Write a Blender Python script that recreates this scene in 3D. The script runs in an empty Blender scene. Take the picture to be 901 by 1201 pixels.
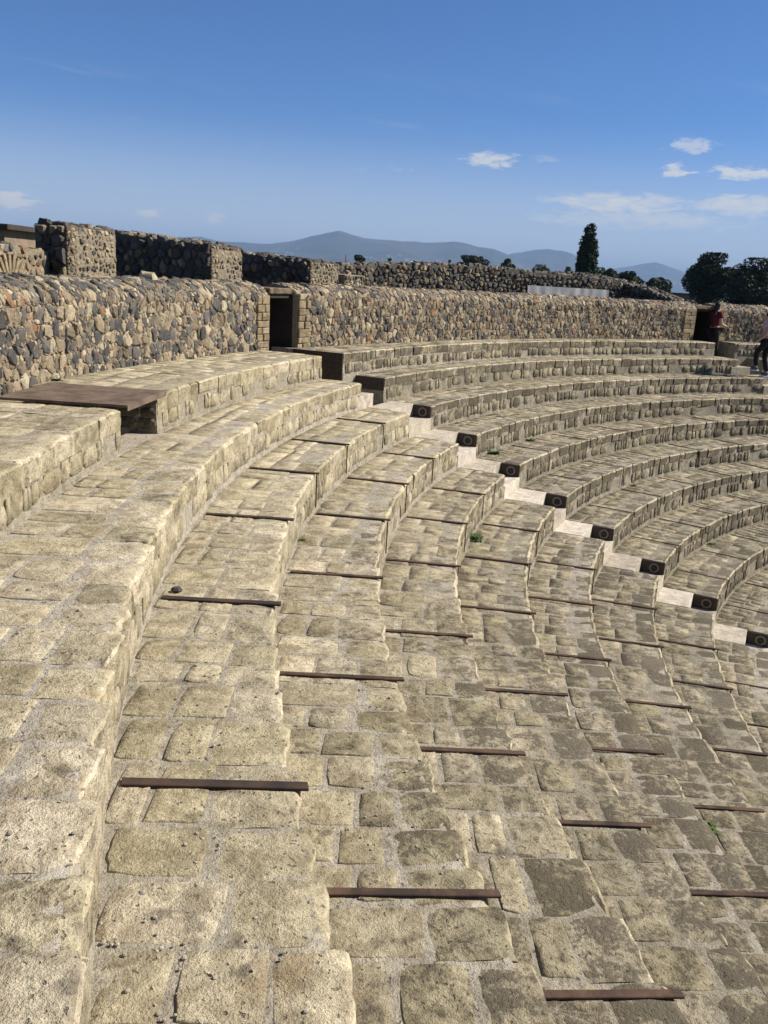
import bpy, math, random
from mathutils import Matrix, Vector, noise as mnoise

random.seed(7)
sc = bpy.context.scene
COL = sc.collection
rad = math.radians

# ------------------------------------------------------------------ camera
ZC = 7.532                                   # camera height above the orchestra floor
PITCH, ROLL = 0.2629, -0.0579
cam_d = bpy.data.cameras.new('camera'); cam = bpy.data.objects.new('camera', cam_d); COL.objects.link(cam)
cam_d.sensor_fit = 'VERTICAL'; cam_d.sensor_height = 36.0; cam_d.lens = 36.0 * 1017.95 / 1201.0
cam_d.clip_start = 0.05; cam_d.clip_end = 90000
fwd = Vector((0, math.cos(PITCH), -math.sin(PITCH))); upv = Vector((0, math.sin(PITCH), math.cos(PITCH))); rgt = Vector((1, 0, 0))
ea = rgt * math.cos(ROLL) - upv * math.sin(ROLL); eb = rgt * math.sin(ROLL) + upv * math.cos(ROLL)
M = Matrix((ea, eb, -fwd)).transposed().to_4x4(); M.translation = (0, 0, ZC)
cam.matrix_world = M
sc.camera = cam

# ------------------------------------------------------------------ sun, sky, exposure
SUN_AZ, SUN_EL = rad(12), rad(41)            # azimuth counted from +X towards +Y
sdir = Vector((math.cos(SUN_EL) * math.cos(SUN_AZ), math.cos(SUN_EL) * math.sin(SUN_AZ), math.sin(SUN_EL)))
sl = bpy.data.lights.new('sun', 'SUN'); sun = bpy.data.objects.new('sun', sl); COL.objects.link(sun)
sl.energy = 5.0; sl.angle = rad(0.53); sl.color = (1.0, 0.94, 0.84)
sun.rotation_euler = sdir.to_track_quat('Z', 'Y').to_euler(); sun.location = (30, 0, 60)

world = bpy.data.worlds.new('World'); sc.world = world; world.use_nodes = True
W = world.node_tree; W.nodes.clear()
class NT:
    """small helper to wire shader nodes"""
    def __init__(s, t): s.t = t
    def n(s, typ, **kw):
        nd = s.t.nodes.new(typ)
        for k, v in kw.items(): setattr(nd, k, v)
        return nd
    def put(s, sock, v):
        if v is None: return
        if isinstance(v, (int, float)): sock.default_value = v
        elif isinstance(v, (tuple, list)):
            sock.default_value = tuple(v) if len(v) == len(sock.default_value) else tuple(v) + (1.0,)
        else: s.t.links.new(v, sock)
    def math(s, op, a, b=None, c=None, clamp=False):
        nd = s.n('ShaderNodeMath', operation=op); nd.use_clamp = clamp
        for i, v in enumerate((a, b, c)): s.put(nd.inputs[i], v)
        return nd.outputs[0]
    def mix(s, f, a, b, mode='MIX'):
        nd = s.n('ShaderNodeMix', data_type='RGBA', blend_type=mode)
        s.put(nd.inputs[0], f); s.put(nd.inputs[6], a); s.put(nd.inputs[7], b)
        return nd.outputs[2]
    def noise(s, vec, scale, detail=4, rough=0.55, dist=0.0):
        nd = s.n('ShaderNodeTexNoise'); s.put(nd.inputs['Vector'], vec)
        nd.inputs['Scale'].default_value = scale; nd.inputs['Detail'].default_value = detail
        nd.inputs['Roughness'].default_value = rough; nd.inputs['Distortion'].default_value = dist
        return nd.outputs[0]
    def rng(s, v, a, b, c=0.0, d=1.0, smooth=True):
        nd = s.n('ShaderNodeMapRange'); nd.interpolation_type = 'SMOOTHSTEP' if smooth else 'LINEAR'
        for i, x in enumerate((v, a, b, c, d)): s.put(nd.inputs[i], x)
        return nd.outputs[0]
    def comb(s, x, y, z):
        nd = s.n('ShaderNodeCombineXYZ')
        for i, v in enumerate((x, y, z)): s.put(nd.inputs[i], v)
        return nd.outputs[0]

w = NT(W)
sky = w.n('ShaderNodeTexSky', sky_type='NISHITA')
sky.sun_disc = False; sky.sun_elevation = SUN_EL; sky.sun_rotation = math.pi / 2 - SUN_AZ
sky.altitude = 0; sky.air_density = 0.7; sky.dust_density = 0.0; sky.ozone_density = 10.0
tc = w.n('ShaderNodeTexCoord'); sep = w.n('ShaderNodeSeparateXYZ'); w.put(sep.inputs[0], tc.outputs['Generated'])
azn = w.math('MULTIPLY', w.math('ARCTAN2', sep.outputs[0], sep.outputs[1]), 57.2958)
eln = w.math('MULTIPLY', w.math('ARCSINE', sep.outputs[2]), 57.2958)
cv = w.comb(w.math('MULTIPLY', azn, 0.10), w.math('MULTIPLY', eln, 0.32), 0.0)
cn = w.noise(cv, 7.5, 9, 0.62, 0.6)
# scattered fair-weather cloud all round near the horizon
band = w.math('MULTIPLY', w.rng(eln, 1.5, 4.0), w.rng(eln, 9.5, 5.5))
big = w.noise(w.comb(w.math('MULTIPLY', azn, 0.035), w.math('MULTIPLY', eln, 0.18), 3.7), 3.0, 2, 0.5)
cl = w.math('MULTIPLY', w.math('MULTIPLY', w.rng(w.math('ADD', w.math('MULTIPLY', cn, 0.6), w.math('MULTIPLY', big, 0.4)), 0.53, 0.72), band), 0.45)
for (a0, e0, wa, we, st) in ((5.3, 7.3, 2.3, .62, .75), (13.5, 5.1, 6.5, .9, -.90), (20.5, 5.2, 5.5, .95, -.85), (14.5, 4.2, 11, 1.1, -.72), (26, 4.6, 6, 1.2, -.6), (-22.9, 3.05, 2.0, .8, 1.0), (-15.6, 2.85, 1.2, .55, .9), (-11.6, 3.0, 1.1, .5, .75),
                            (16.4, 7.05, 1.2, .6, .8), (19.9, 7.0, 2.3, .55, .8), (17.0, 8.4, 2.0, .5, .55), (8.6, 7.4, 1.3, .35, .3), (-1.5, 3.6, 4.0, .6, .28), (-26.5, 3.3, 1.6, .7, .9), (27.0, 5.2, 4.0, .9, .6)):
    dx = w.math('DIVIDE', w.math('SUBTRACT', azn, a0), wa); dy = w.math('DIVIDE', w.math('SUBTRACT', eln, e0), we)
    d2 = w.math('ADD', w.math('MULTIPLY', dx, dx), w.math('MULTIPLY', dy, dy))
    soft = st < 0; st = abs(st)
    body = w.math('SUBTRACT', w.math('ADD', w.math('MULTIPLY', cn, 1.8), .10), d2) if soft else w.math('SUBTRACT', w.math('SUBTRACT', w.math('MULTIPLY', cn, 3.6), 0.95), d2)
    cl = w.math('MAXIMUM', cl, w.math('MULTIPLY', w.rng(body, 0.0, 1.25 if soft else .95), st))
# thin streaks higher up
st = w.noise(w.comb(w.math('MULTIPLY', azn, 0.03), w.math('ADD', w.math('MULTIPLY', eln, 0.30), w.math('MULTIPLY', azn, 0.02)), 9.0), 3.0, 5, 0.6, 0.5)
cl = w.math('MAXIMUM', cl, w.math('MULTIPLY', w.math('MULTIPLY', w.rng(st, 0.55, 0.8), w.math('MULTIPLY', w.rng(eln, 2, 6), w.rng(eln, 14, 8))), 0.16))
hs = w.n('ShaderNodeHueSaturation'); hs.inputs['Saturation'].default_value = 1.05; w.put(hs.inputs['Color'], sky.outputs[0])
veil = w.math('MULTIPLY', w.rng(eln, 10.0, 0.0), .60)          # thin high veil thickening towards the horizon
cl = w.math('MAXIMUM', cl, veil)
skyc = w.mix(cl, hs.outputs[0], (7.3, 7.1, 6.6))
bg = w.n('ShaderNodeBackground'); w.put(bg.inputs[0], skyc); bg.inputs[1].default_value = 0.065
wo = w.n('ShaderNodeOutputWorld'); W.links.new(bg.outputs[0], wo.inputs[0])

sc.view_settings.view_transform = 'Standard'; sc.view_settings.look = 'None'
sc.view_settings.gamma = 1.0; sc.view_settings.exposure = 0.88; sc.view_settings.use_curve_mapping = False
sc.cycles.volume_bounces = 0

# ------------------------------------------------------------------ theatre plan (metres; centre of the cavea in plan)
CX, CY = 17.735, 6.259
RS = [19.285, 18.835, 18.122, 17.376, 16.637, 15.860, 15.081, 14.264, 13.444] + [13.444 - 0.82 * i for i in range(1, 8)]
NT_ = 16
def zt(k): return ZC + (-1.161 if k == 0 else -1.532 - 0.4 * (k - 1))
def RT(k, thd):
    t = rad(thd)
    r = RS[k] + 0.354 * math.cos(2 * t) - 0.453 * math.sin(2 * t)
    if k == 0: r += 0.605 * min(max(t - 2.62, 0), 0.8) + 0.25 * max(0, min(1, (150 - thd) / 30.0)) * 0.6
    return r
def lerp_tab(tab, x):
    if x <= tab[0][0]: return tab[0][1]
    for (a, b), (c, d) in zip(tab, tab[1:]):
        if x <= c: return b + (d - b) * (x - a) / (c - a)
    return tab[-1][1]
WALL = [(60, 20.0), (110, 20.12), (120, 20.22), (130, 20.35), (140, 20.37), (150, 20.5), (155, 20.72), (160, 20.98), (165, 21.08), (170, 21.2), (176, 21.25), (250, 21.25)]
def RW(th): return lerp_tab(WALL, th)
TN = [160.2, 159.5, 158.8, 158.2, 157.9, 157.6, 157.4] + [157.4] * 12
TF = [158.1, 156.8, 155.9, 155.3, 155.1, 154.8, 154.7] + [154.6] * 12
S2 = 42.3
def pol(r, th, z): return (CX + r * math.cos(rad(th)), CY + r * math.sin(rad(th)), z)

# ------------------------------------------------------------------ helpers
def link(o, parent=None):
    COL.objects.link(o)
    if parent is not None: o.parent = parent
    return o
def thing(name, label, cat, loc=(0, 0, 0), group=None):
    o = bpy.data.objects.new(name, None); link(o); o.location = loc; o.empty_display_size = .2
    o['label'] = label; o['category'] = cat
    if group: o['group'] = group
    return o
def tag(o, label, cat, group=None):
    o['label'] = label; o['category'] = cat
    if group: o['group'] = group
    return o
def rel(parent, p):
    l = parent.location
    return (p[0] - l[0], p[1] - l[1], p[2] - l[2])
def mesh(name, V, F, mat, smooth=None):
    me = bpy.data.meshes.new(name); me.from_pydata(V, [], F); me.update()
    if mat: me.materials.append(mat)
    if smooth is not None:
        me.polygons.foreach_set('use_smooth', [True] * len(me.polygons)); me.set_sharp_from_angle(angle=smooth)
    return me
def obj(name, me, parent=None, loc=None, kind=None):
    o = bpy.data.objects.new(name, me); link(o, parent)
    if loc is not None: o.location = loc
    if kind: o['kind'] = kind
    return o
def wobj(name, V, F, mat, parent=None, smooth=None, kind=None):
    """mesh given in world coordinates under a thing whose Empty is only translated"""
    if parent is not None:
        l = parent.location; V = [(v[0] - l[0], v[1] - l[1], v[2] - l[2]) for v in V]
    return obj(name, mesh(name, V, F, mat, smooth), parent, None, kind)
def box_vf(c, ax, ay, az):
    c, ax, ay, az = Vector(c), Vector(ax), Vector(ay), Vector(az)
    V = [tuple(c + ax * i + ay * j + az * k) for k in (-1, 1) for j in (-1, 1) for i in (-1, 1)]
    return V, [(0, 2, 3, 1), (4, 5, 7, 6), (0, 1, 5, 4), (2, 6, 7, 3), (0, 4, 6, 2), (1, 3, 7, 5)]
def bevel_box_vf(c, ax, ay, az, b=0.006):
    """box with cut edges: 24 corners"""
    c = Vector(c); A = [Vector(ax), Vector(ay), Vector(az)]; L = [a.length for a in A]
    V = []; idx = {}
    for i in (-1, 1):
        for j in (-1, 1):
            for k in (-1, 1):
                for m in range(3):
                    s = [i, j, k]; p = Vector(c)
                    for q in range(3):
                        f = 1.0 if q == m else 1.0 - min(b / L[q], .45)
                        p += A[q] * (s[q] * f)
                    idx[(i, j, k, m)] = len(V); V.append(tuple(p))
    F = []
    for m in range(3):
        o1, o2 = [q for q in range(3) if q != m]
        for s in (-1, 1):
            quad = []
            for (a, b2) in ((-1, -1), (1, -1), (1, 1), (-1, 1)):
                t = [0, 0, 0]; t[m] = s; t[o1] = a; t[o2] = b2; quad.append(idx[(t[0], t[1], t[2], m)])
            flip = (s == 1) == (m == 1)
            F.append(tuple(reversed(quad)) if flip else tuple(quad))
    for m in range(3):
        o1, o2 = [q for q in range(3) if q != m]
        for a in (-1, 1):
            for b2 in (-1, 1):
                t0 = [0, 0, 0]; t1 = [0, 0, 0]; t0[m] = -1; t1[m] = 1
                for t in (t0, t1): t[o1] = a; t[o2] = b2
                F.append((idx[(*t0, o1)], idx[(*t1, o1)], idx[(*t1, o2)], idx[(*t0, o2)]))
    for i in (-1, 1):
        for j in (-1, 1):
            for k in (-1, 1): F.append((idx[(i, j, k, 0)], idx[(i, j, k, 1)], idx[(i, j, k, 2)]))
    return V, F
def fix_normals(me):
    import bmesh
    bm = bmesh.new(); bm.from_mesh(me); bmesh.ops.recalc_face_normals(bm, faces=bm.faces); bm.to_mesh(me); bm.free()
def tube_vf(pts, radii, n=8, cap=True):
    V, F = [], []
    for i, p in enumerate(pts):
        p = Vector(p); a = Vector(pts[max(i - 1, 0)]); b = Vector(pts[min(i + 1, len(pts) - 1)])
        d = (b - a).normalized(); u = d.cross(Vector((0, 0, 1)))
        if u.length < .05: u = d.cross(Vector((1, 0, 0)))
        u.normalize(); v = d.cross(u)
        for j in range(n):
            t = 2 * math.pi * j / n; V.append(tuple(p + (u * math.cos(t) + v * math.sin(t)) * radii[i]))
    for i in range(len(pts) - 1):
        for j in range(n):
            F.append((i * n + j, i * n + (j + 1) % n, (i + 1) * n + (j + 1) % n, (i + 1) * n + j))
    if cap: F.append(tuple(range(n))); F.append(tuple(reversed(range((len(pts) - 1) * n, len(pts) * n))))
    return V, F

# ------------------------------------------------------------------ materials
def newmat(name):
    m = bpy.data.materials.new(name); m.use_nodes = True; t = m.node_tree; t.nodes.clear()
    k = NT(t); out = k.n('ShaderNodeOutputMaterial'); b = k.n('ShaderNodeBsdfPrincipled'); t.links.new(b.outputs[0], out.inputs[0])
    b.inputs['Specular IOR Level'].default_value = 0.25
    return m, k, b
def bump(k, b, h, dist, strength=1.0):
    nd = k.n('ShaderNodeBump'); nd.inputs['Distance'].default_value = dist; nd.inputs['Strength'].default_value = strength
    k.put(nd.inputs['Height'], h); k.t.links.new(nd.outputs[0], b.inputs['Normal'])
def stone_mat(name, light, dark, lichen_c, bumpd=0.012, mortar=False, ochre=(.20, .13, .055), crust=1.0):
    m, k, b = newmat(name)
    P = k.n('ShaderNodeNewGeometry').outputs['Position']
    oi = k.n('ShaderNodeObjectInfo'); sp = k.n('ShaderNodeSeparateColor'); k.put(sp.inputs[0], oi.outputs['Color'])
    lich, val = sp.outputs[0], sp.outputs[1]
    n1 = k.noise(P, 2.2, 4, .55); n2 = k.noise(P, 8.0, 6, .70, .5); n3 = k.noise(P, 34, 5, .72); n4 = k.noise(P, 120, 3, .65)
    c = k.mix(k.rng(n2, .36, .64), light, dark)
    v = k.math('ADD', .60, k.math('ADD', k.math('MULTIPLY', k.rng(n3, .32, .66), .46), k.math('MULTIPLY', k.rng(n4, .34, .64), .36)))
    c = k.mix(1.0, c, k.comb(v, v, v), 'MULTIPLY')
    if not mortar:
        c = k.mix(k.math('MULTIPLY', k.rng(k.noise(P, 4.0, 5, .6, .8), .54, .72), .5), c, ochre)
    # grey-brown grime, then dark crust: patches whose share grows with the crust value, broken up by grain
    f = k.math('ADD', k.math('MULTIPLY', n2, .42), k.math('ADD', k.math('MULTIPLY', n3, .38), k.math('MULTIPLY', n1, .20)))
    thr = k.math('SUBTRACT', 0.625, k.math('MULTIPLY', lich, 0.22 * crust))
    gr = k.rng(f, k.math('SUBTRACT', thr, .11), k.math('ADD', thr, .05))
    c = k.mix(k.math('MULTIPLY', gr, .58), c, tuple((x + y) * .42 for x, y in zip(dark, lichen_c)))
    cr = k.rng(f, thr, k.math('ADD', thr, 0.06))
    c = k.mix(k.math('MULTIPLY', cr, .70), c, lichen_c)
    vo = k.n('ShaderNodeTexVoronoi'); vo.inputs['Scale'].default_value = 7.0
    pw = k.n('ShaderNodeVectorMath', operation='ADD'); k.put(pw.inputs[0], P); nz_ = k.n('ShaderNodeTexNoise'); nz_.inputs['Scale'].default_value = 20; nz_.inputs['Detail'].default_value = 2; k.put(nz_.inputs['Vector'], P)
    sc__ = k.n('ShaderNodeVectorMath', operation='SCALE'); k.put(sc__.inputs[0], nz_.outputs['Color']); sc__.inputs['Scale'].default_value = .07; k.put(pw.inputs[1], sc__.outputs[0]); k.put(vo.inputs['Vector'], pw.outputs[0])
    sv = k.n('ShaderNodeSeparateColor'); k.put(sv.inputs[0], vo.outputs['Color'])
    blot = k.math('MULTIPLY', k.rng(vo.outputs['Distance'], .30, .16), k.rng(sv.outputs[0], .62, .68))
    c = k.mix(k.math('MULTIPLY', blot, .55), c, tuple(x * 1.25 for x in lichen_c))
    vp = k.n('ShaderNodeTexVoronoi'); vp.inputs['Scale'].default_value = 38; k.put(vp.inputs['Vector'], pw.outputs[0])
    sp2 = k.n('ShaderNodeSeparateColor'); k.put(sp2.inputs[0], vp.outputs['Color'])
    hole = k.math('MULTIPLY', k.rng(vp.outputs['Distance'], .32, .20), k.rng(k.math('ADD', k.math('MULTIPLY', sp2.outputs[0], .6), k.math('MULTIPLY', n1, .5)), .67, .74))
    c = k.mix(k.math('MULTIPLY', hole, .65), c, tuple(x * .28 for x in dark))
    pits = k.rng(n4, .60, .69); c = k.mix(k.math('MULTIPLY', pits, .55), c, tuple(x * .30 for x in dark))
    br = k.math('MULTIPLY', val, k.math('ADD', .84, k.math('MULTIPLY', oi.outputs['Random'], .32)))
    c = k.mix(1.0, c, k.comb(br, br, k.math('MULTIPLY', br, k.math('ADD', .93, k.math('MULTIPLY', oi.outputs['Random'], .12)))), 'MULTIPLY')
    k.put(b.inputs['Base Color'], c); b.inputs['Roughness'].default_value = .95
    h = k.math('ADD', k.math('MULTIPLY', n2, .60), k.math('ADD', k.math('MULTIPLY', n3, .50), k.math('MULTIPLY', n4, .22)))
    h = k.math('SUBTRACT', k.math('SUBTRACT', h, k.math('MULTIPLY', pits, .12)), k.math('MULTIPLY', hole, .22))
    bump(k, b, h, bumpd * 3.0)
    return m
TUFF = stone_mat('seat_tuff', (.435, .374, .252), (.31, .258, .165), (.080, .066, .048))
LIP = stone_mat('sunlit_tuff_edge', (.48, .415, .285), (.39, .33, .215), (.15, .12, .085), 0.012, False, (.28, .20, .11), .42)  # paler tuff: sunlight on the nose edge put into the colour
MORT = stone_mat('seat_mortar', (.355, .315, .24), (.285, .248, .182), (.12, .10, .072), 0.012, True)
WHITE = stone_mat('pale_limestone', (.46, .41, .335), (.40, .35, .275), (.24, .20, .15), 0.003, True)
BLOCK = stone_mat('jamb_tuff', (.29, .225, .14), (.215, .165, .10), (.075, .06, .043), 0.010)
def rubble_mat(name, amt=1.0):
    m, k, b = newmat(name)
    P = k.n('ShaderNodeNewGeometry').outputs['Position']
    at = k.n('ShaderNodeAttribute'); at.attribute_name = 'tint'
    n2 = k.noise(P, 13, 7, .7, .3); n3 = k.noise(P, 60, 5, .7); n4 = k.noise(P, 5, 3, .6)
    v = k.math('ADD', .58, k.math('MULTIPLY', n2, .84))
    c = k.mix(1.0, at.outputs['Color'], k.comb(v, v, v), 'MULTIPLY')
    c = k.mix(k.math('MULTIPLY', k.rng(k.math('ADD', k.math('MULTIPLY', n2, .5), k.math('MULTIPLY', n3, .5)), .54, .66), .40), c, (.21, .178, .122))
    c = k.mix(k.math('MULTIPLY', k.rng(n4, .5, .7), .40), c, (.036, .030, .024))
    k.put(b.inputs['Base Color'], c); b.inputs['Roughness'].default_value = .93
    bump(k, b, k.math('ADD', k.math('MULTIPLY', n2, .7), k.math('MULTIPLY', n3, .4)), .03 * amt)
    return m
RUB = rubble_mat('rubble_stone')
def mortar_wall_mat(name, a, b_, d):
    m, k, b = newmat(name)
    P = k.n('ShaderNodeNewGeometry').outputs['Position']
    n1 = k.noise(P, 4, 5, .6); n2 = k.noise(P, 26, 7, .7); n3 = k.noise(P, 90, 4, .65)
    c = k.mix(k.rng(n2, .35, .65), a, b_); c = k.mix(k.math('MULTIPLY', k.rng(n1, .5, .72), .5), c, d)
    k.put(b.inputs['Base Color'], c); b.inputs['Roughness'].default_value = .95
    bump(k, b, k.math('ADD', k.math('MULTIPLY', n2, .6), k.math('MULTIPLY', n3, .3)), .025)
    return m
WMORT = mortar_wall_mat('wall_mortar', (.28, .228, .158), (.20, .162, .112), (.11, .09, .065))
DMORT = mortar_wall_mat('dark_wall_mortar', (.115, .096, .072), (.082, .068, .052), (.05, .042, .033))
PMORT = mortar_wall_mat('pale_wall_mortar', (.26, .215, .145), (.195, .158, .105), (.125, .10, .07))
def plain(name, c, rough=.7, metal=0.0, c2=None, scale=8, bd=0.0):
    m, k, b = newmat(name)
    if c2:
        P = k.n('ShaderNodeNewGeometry').outputs['Position']; n = k.noise(P, scale, 6, .65)
        k.put(b.inputs['Base Color'], k.mix(k.rng(n, .35, .65), c, c2))
        if bd: bump(k, b, n, bd)
    else: k.put(b.inputs['Base Color'], c)
    b.inputs['Roughness'].default_value = rough; b.inputs['Metallic'].default_value = metal
    return m
RUST = plain('rusted_iron', (.022, .018, .016), .85, 0, (.060, .036, .025), 5, .002)
RUST2 = plain('red_rusted_iron', (.034, .023, .017), .9, 0, (.098, .058, .038), 6, .002)
PLATE = plain('plate_steel', (.085, .058, .040), .92, 0, (.15, .108, .078), 6, .002)
DARKM = plain('shaded_end_dark', (.030, .022, .017), .55, .0, (.055, .040, .030), 20)  # near-black colour standing for shade on the stone seat ends
RINGM = plain('lamp_ring', (.16, .145, .13), .45, .4)
GLASSM = plain('lamp_lens', (.02, .02, .02), .25)
EARTH = plain('earth', (.11, .085, .055), .95, 0, (.07, .065, .035), 2, .02)
DARKST = plain('shaded_passage_stone', (.035, .03, .026), .95, 0, (.025, .02, .018), 6, .01)  # stone coloured near black so the doorways look unlit inside
def leafmat(name, a, b_):
    m, k, b = newmat(name)
    P = k.n('ShaderNodeNewGeometry').outputs['Position']
    k.put(b.inputs['Base Color'], k.mix(k.rng(k.noise(P, 1.2, 5, .7), .35, .65), a, b_)); b.inputs['Roughness'].default_value = .75
    return m
LEAF_D = leafmat('dark_foliage', (.018, .028, .012), (.052, .066, .028))
LEAF_M = leafmat('pine_foliage', (.035, .050, .020), (.060, .075, .032))
LEAF_W = leafmat('weed_leaf', (.045, .085, .020), (.085, .130, .035))
BARK = plain('bark', (.10, .075, .055), .9, 0, (.06, .045, .035), 10, .02)

# ------------------------------------------------------------------ shared stone shapes
def cyc(i, n): return i % n
def slab_mesh(seed, n, mat, bev=0.014, deep=0.09, rings=1):
    """a worn paving stone: unit outline, top at z=0 (metres), rounded uneven edge"""
    rn = random.Random(seed); V = []; F = []
    exp = rn.uniform(10.0, 40.0); ph = [rn.uniform(0, 6.28) for _ in range(6)]; skew = rn.uniform(-.05, .05); tap = rn.uniform(-.05, .05); chip = rn.choice((0, 0, .10, .18)); cha = rn.choice((.785, 2.36, 3.93, 5.5))
    out = []
    for i in range(n):
        t = 2 * math.pi * (i + .5) / n; c, s = math.cos(t), math.sin(t)
        r = (abs(c) ** exp + abs(s) ** exp) ** (-1 / exp) * .5
        r *= 1 + .020 * math.sin(3 * t + ph[0]) + .014 * math.sin(5 * t + ph[1]) + .010 * math.sin(9 * t + ph[2]) + rn.uniform(-.022, .006) - chip * max(0, math.cos(t - cha)) ** 16
        x, y = r * c, r * s; x += skew * y; y += tap * x
        out.append((max(-.5, min(.5, x)), max(-.5, min(.5, y))))
    prof = [(1.0, -deep), (1.0, -bev), (.990, -bev * .35), (.965, 0)] if rings > 1 else [(1.0, -deep), (1.0, -bev), (.95, 0)]
    for q, (s, z) in enumerate(prof):
        for i, (x, y) in enumerate(out):
            dz = 0 if q == 0 else (.0032 if rings > 1 else .0012) * math.sin(2 * math.pi * i / n * 2 + ph[3]) + rn.uniform(-.0015, .0015) * (rings > 1)
            V.append((x * s, y * s, z + dz))
    nr = len(prof)
    for q in range(nr - 1):
        for i in range(n):
            j = (i + 1) % n; F.append((q * n + i, q * n + j, (q + 1) * n + j, (q + 1) * n + i))
    if rings > 1:
        for s in (.55,):
            for i, (x, y) in enumerate(out): V.append((x * s, y * s, rn.uniform(-.005, .003)))
            for i in range(n):
                j = (i + 1) % n; F.append(((nr - 1) * n + i, (nr - 1) * n + j, nr * n + j, nr * n + i))
        nr += 1
    V.append((0, 0, rn.uniform(-.004, .001) if rings > 1 else 0.0)); cidx = len(V) - 1
    for i in range(n): F.append(((nr - 1) * n + i, (nr - 1) * n + (i + 1) % n, cidx))
    return mesh('stone', V, F, mat, rad(38))
def nose_mesh(seed, mat, hi=False, hgt=.175):
    """front stone of a seat: unit length along x, unit depth along y (front at -y), worn rounded nose"""
    rn = random.Random(seed); ns = 7 if hi else 4
    bz = rn.uniform(.014, .036); by = rn.uniform(.05, .12)
    prof = [(.5, -.10, 0), (.5, -.008, 0), (.30, 0, 1), (-.10, 0, 1), (-.5 + by, -.004, 1), (-.5 + by * .35, -bz * .45, 1.2), (-.5, -bz * 1.15, 1), (-.497, -hgt * .6, .8), (-.485, -hgt, .5), (-.36, -hgt, 0)]
    if not hi: prof = [prof[0], prof[1], prof[4], prof[5], prof[6], prof[8], prof[9]]
    m = len(prof); V = []; F = []
    ph = rn.uniform(0, 6)
    for i in range(ns):
        u = i / (ns - 1); x = -.5 + u; end = 1 if i in (0, ns - 1) else 0
        for (y, z, a) in prof:
            jy = rn.uniform(-.026, .022) * a * (1 if hi else .5) + .018 * math.sin(u * 5 + ph) * a; jz = rn.uniform(-.006, .003) * a
            V.append((x + rn.uniform(-.008, .008) * (1 - end), y + jy + ((.012 if hi else .03) * a if end else 0), z + jz - (.006 * a if end else 0)))
    for i in range(ns - 1):
        for j in range(m - 1): F.append((i * m + j, i * m + j + 1, (i + 1) * m + j + 1, (i + 1) * m + j))
    F.append(tuple(range(m))[::-1]); F.append(tuple(range((ns - 1) * m, ns * m)))
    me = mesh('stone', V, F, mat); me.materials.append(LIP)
    lip = (5,) if hi else (2, 3)                        # edge strip coloured pale as its sunlit rim
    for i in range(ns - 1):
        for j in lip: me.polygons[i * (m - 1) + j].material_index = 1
    fix_normals(me)
    me.polygons.foreach_set('use_smooth', [True] * len(me.polygons)); me.set_sharp_from_angle(angle=rad(42))
    return me
SLAB_LO = [slab_mesh(i, 12, TUFF, .007) for i in range(14)]
SLAB_HI = [slab_mesh(100 + i, 28, TUFF, 0.006, 0.09, 2) for i in range(16)]
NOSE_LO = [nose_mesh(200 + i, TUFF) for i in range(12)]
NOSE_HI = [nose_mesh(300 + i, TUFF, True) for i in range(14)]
FACE = [slab_mesh(400 + i, 10, TUFF, 0.004, 0.05) for i in range(10)]

# ------------------------------------------------------------------ ground, orchestra, corridor
def ring_sheet(name, r0f, r1f, th0, th1, zf, nth, nr, mat):
    V, F = [], []
    for i in range(nth + 1):
        th = th0 + (th1 - th0) * i / nth
        for j in range(nr + 1):
            r = r0f(th) + (r1f(th) - r0f(th)) * j / nr; V.append(pol(r, th, zf(r, th)))
    for i in range(nth):
        for j in range(nr):
            a = i * (nr + 1) + j; F.append((a, a + nr + 1, a + nr + 2, a + 1))
    me = mesh(name, V, F, mat, rad(60)); fix_normals(me)
    o = obj(name, me); o['kind'] = 'structure'
    return o
def ground_mat():
    m, k, b = newmat('ground_grass')
    P = k.n('ShaderNodeNewGeometry').outputs['Position']
    c = k.mix(k.rng(k.noise(P, .06, 6, .6), .4, .6), (.055, .085, .025), (.10, .095, .045))
    c = k.mix(k.math('MULTIPLY', k.rng(k.noise(P, 3, 6, .7), .45, .7), .5), c, (.035, .055, .018))
    k.put(b.inputs['Base Color'], c); b.inputs['Roughness'].default_value = .95
    bump(k, b, k.noise(P, 4, 6, .7), .08)
    return m
GRASS = ground_mat()
V, F = [], []
rr = [25.3, 26, 28, 32, 40, 60, 90, 140, 220, 400, 900, 2500, 7000, 16000, 32000, 60000]; NG = 120
for i in range(NG):
    for r in rr:
        th = 360 * i / NG
        zz = ZC - .75 - 2.2 * min(1, max(0, (r - 70) / 150.0)) - 3.0 * min(1, max(0, (r - 300) / 1500.0))
        if 26 < r < 300: zz += .22 * mnoise.noise(Vector((r * .06 * math.cos(rad(th)), r * .06 * math.sin(rad(th)), 0)))
        V.append(pol(r, th, zz))
for i in range(NG):
    for j in range(len(rr) - 1):
        a, b = i * len(rr) + j, ((i + 1) % NG) * len(rr) + j; F.append((a, a + 1, b + 1, b))
g = obj('ground', mesh('ground', V, F, GRASS, rad(60))); g['kind'] = 'structure'
ring_sheet('corridor_floor', lambda t: RW(t) + .3, lambda t: 25.6, 40, 260, lambda r, t: zt(1) - .215, 110, 3, EARTH)
ring_sheet('orchestra_floor', lambda t: 0.01, lambda t: RT(15, t) + .4, 0, 360, lambda r, t: ZC - 7.532, 72, 4, EARTH)

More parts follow.
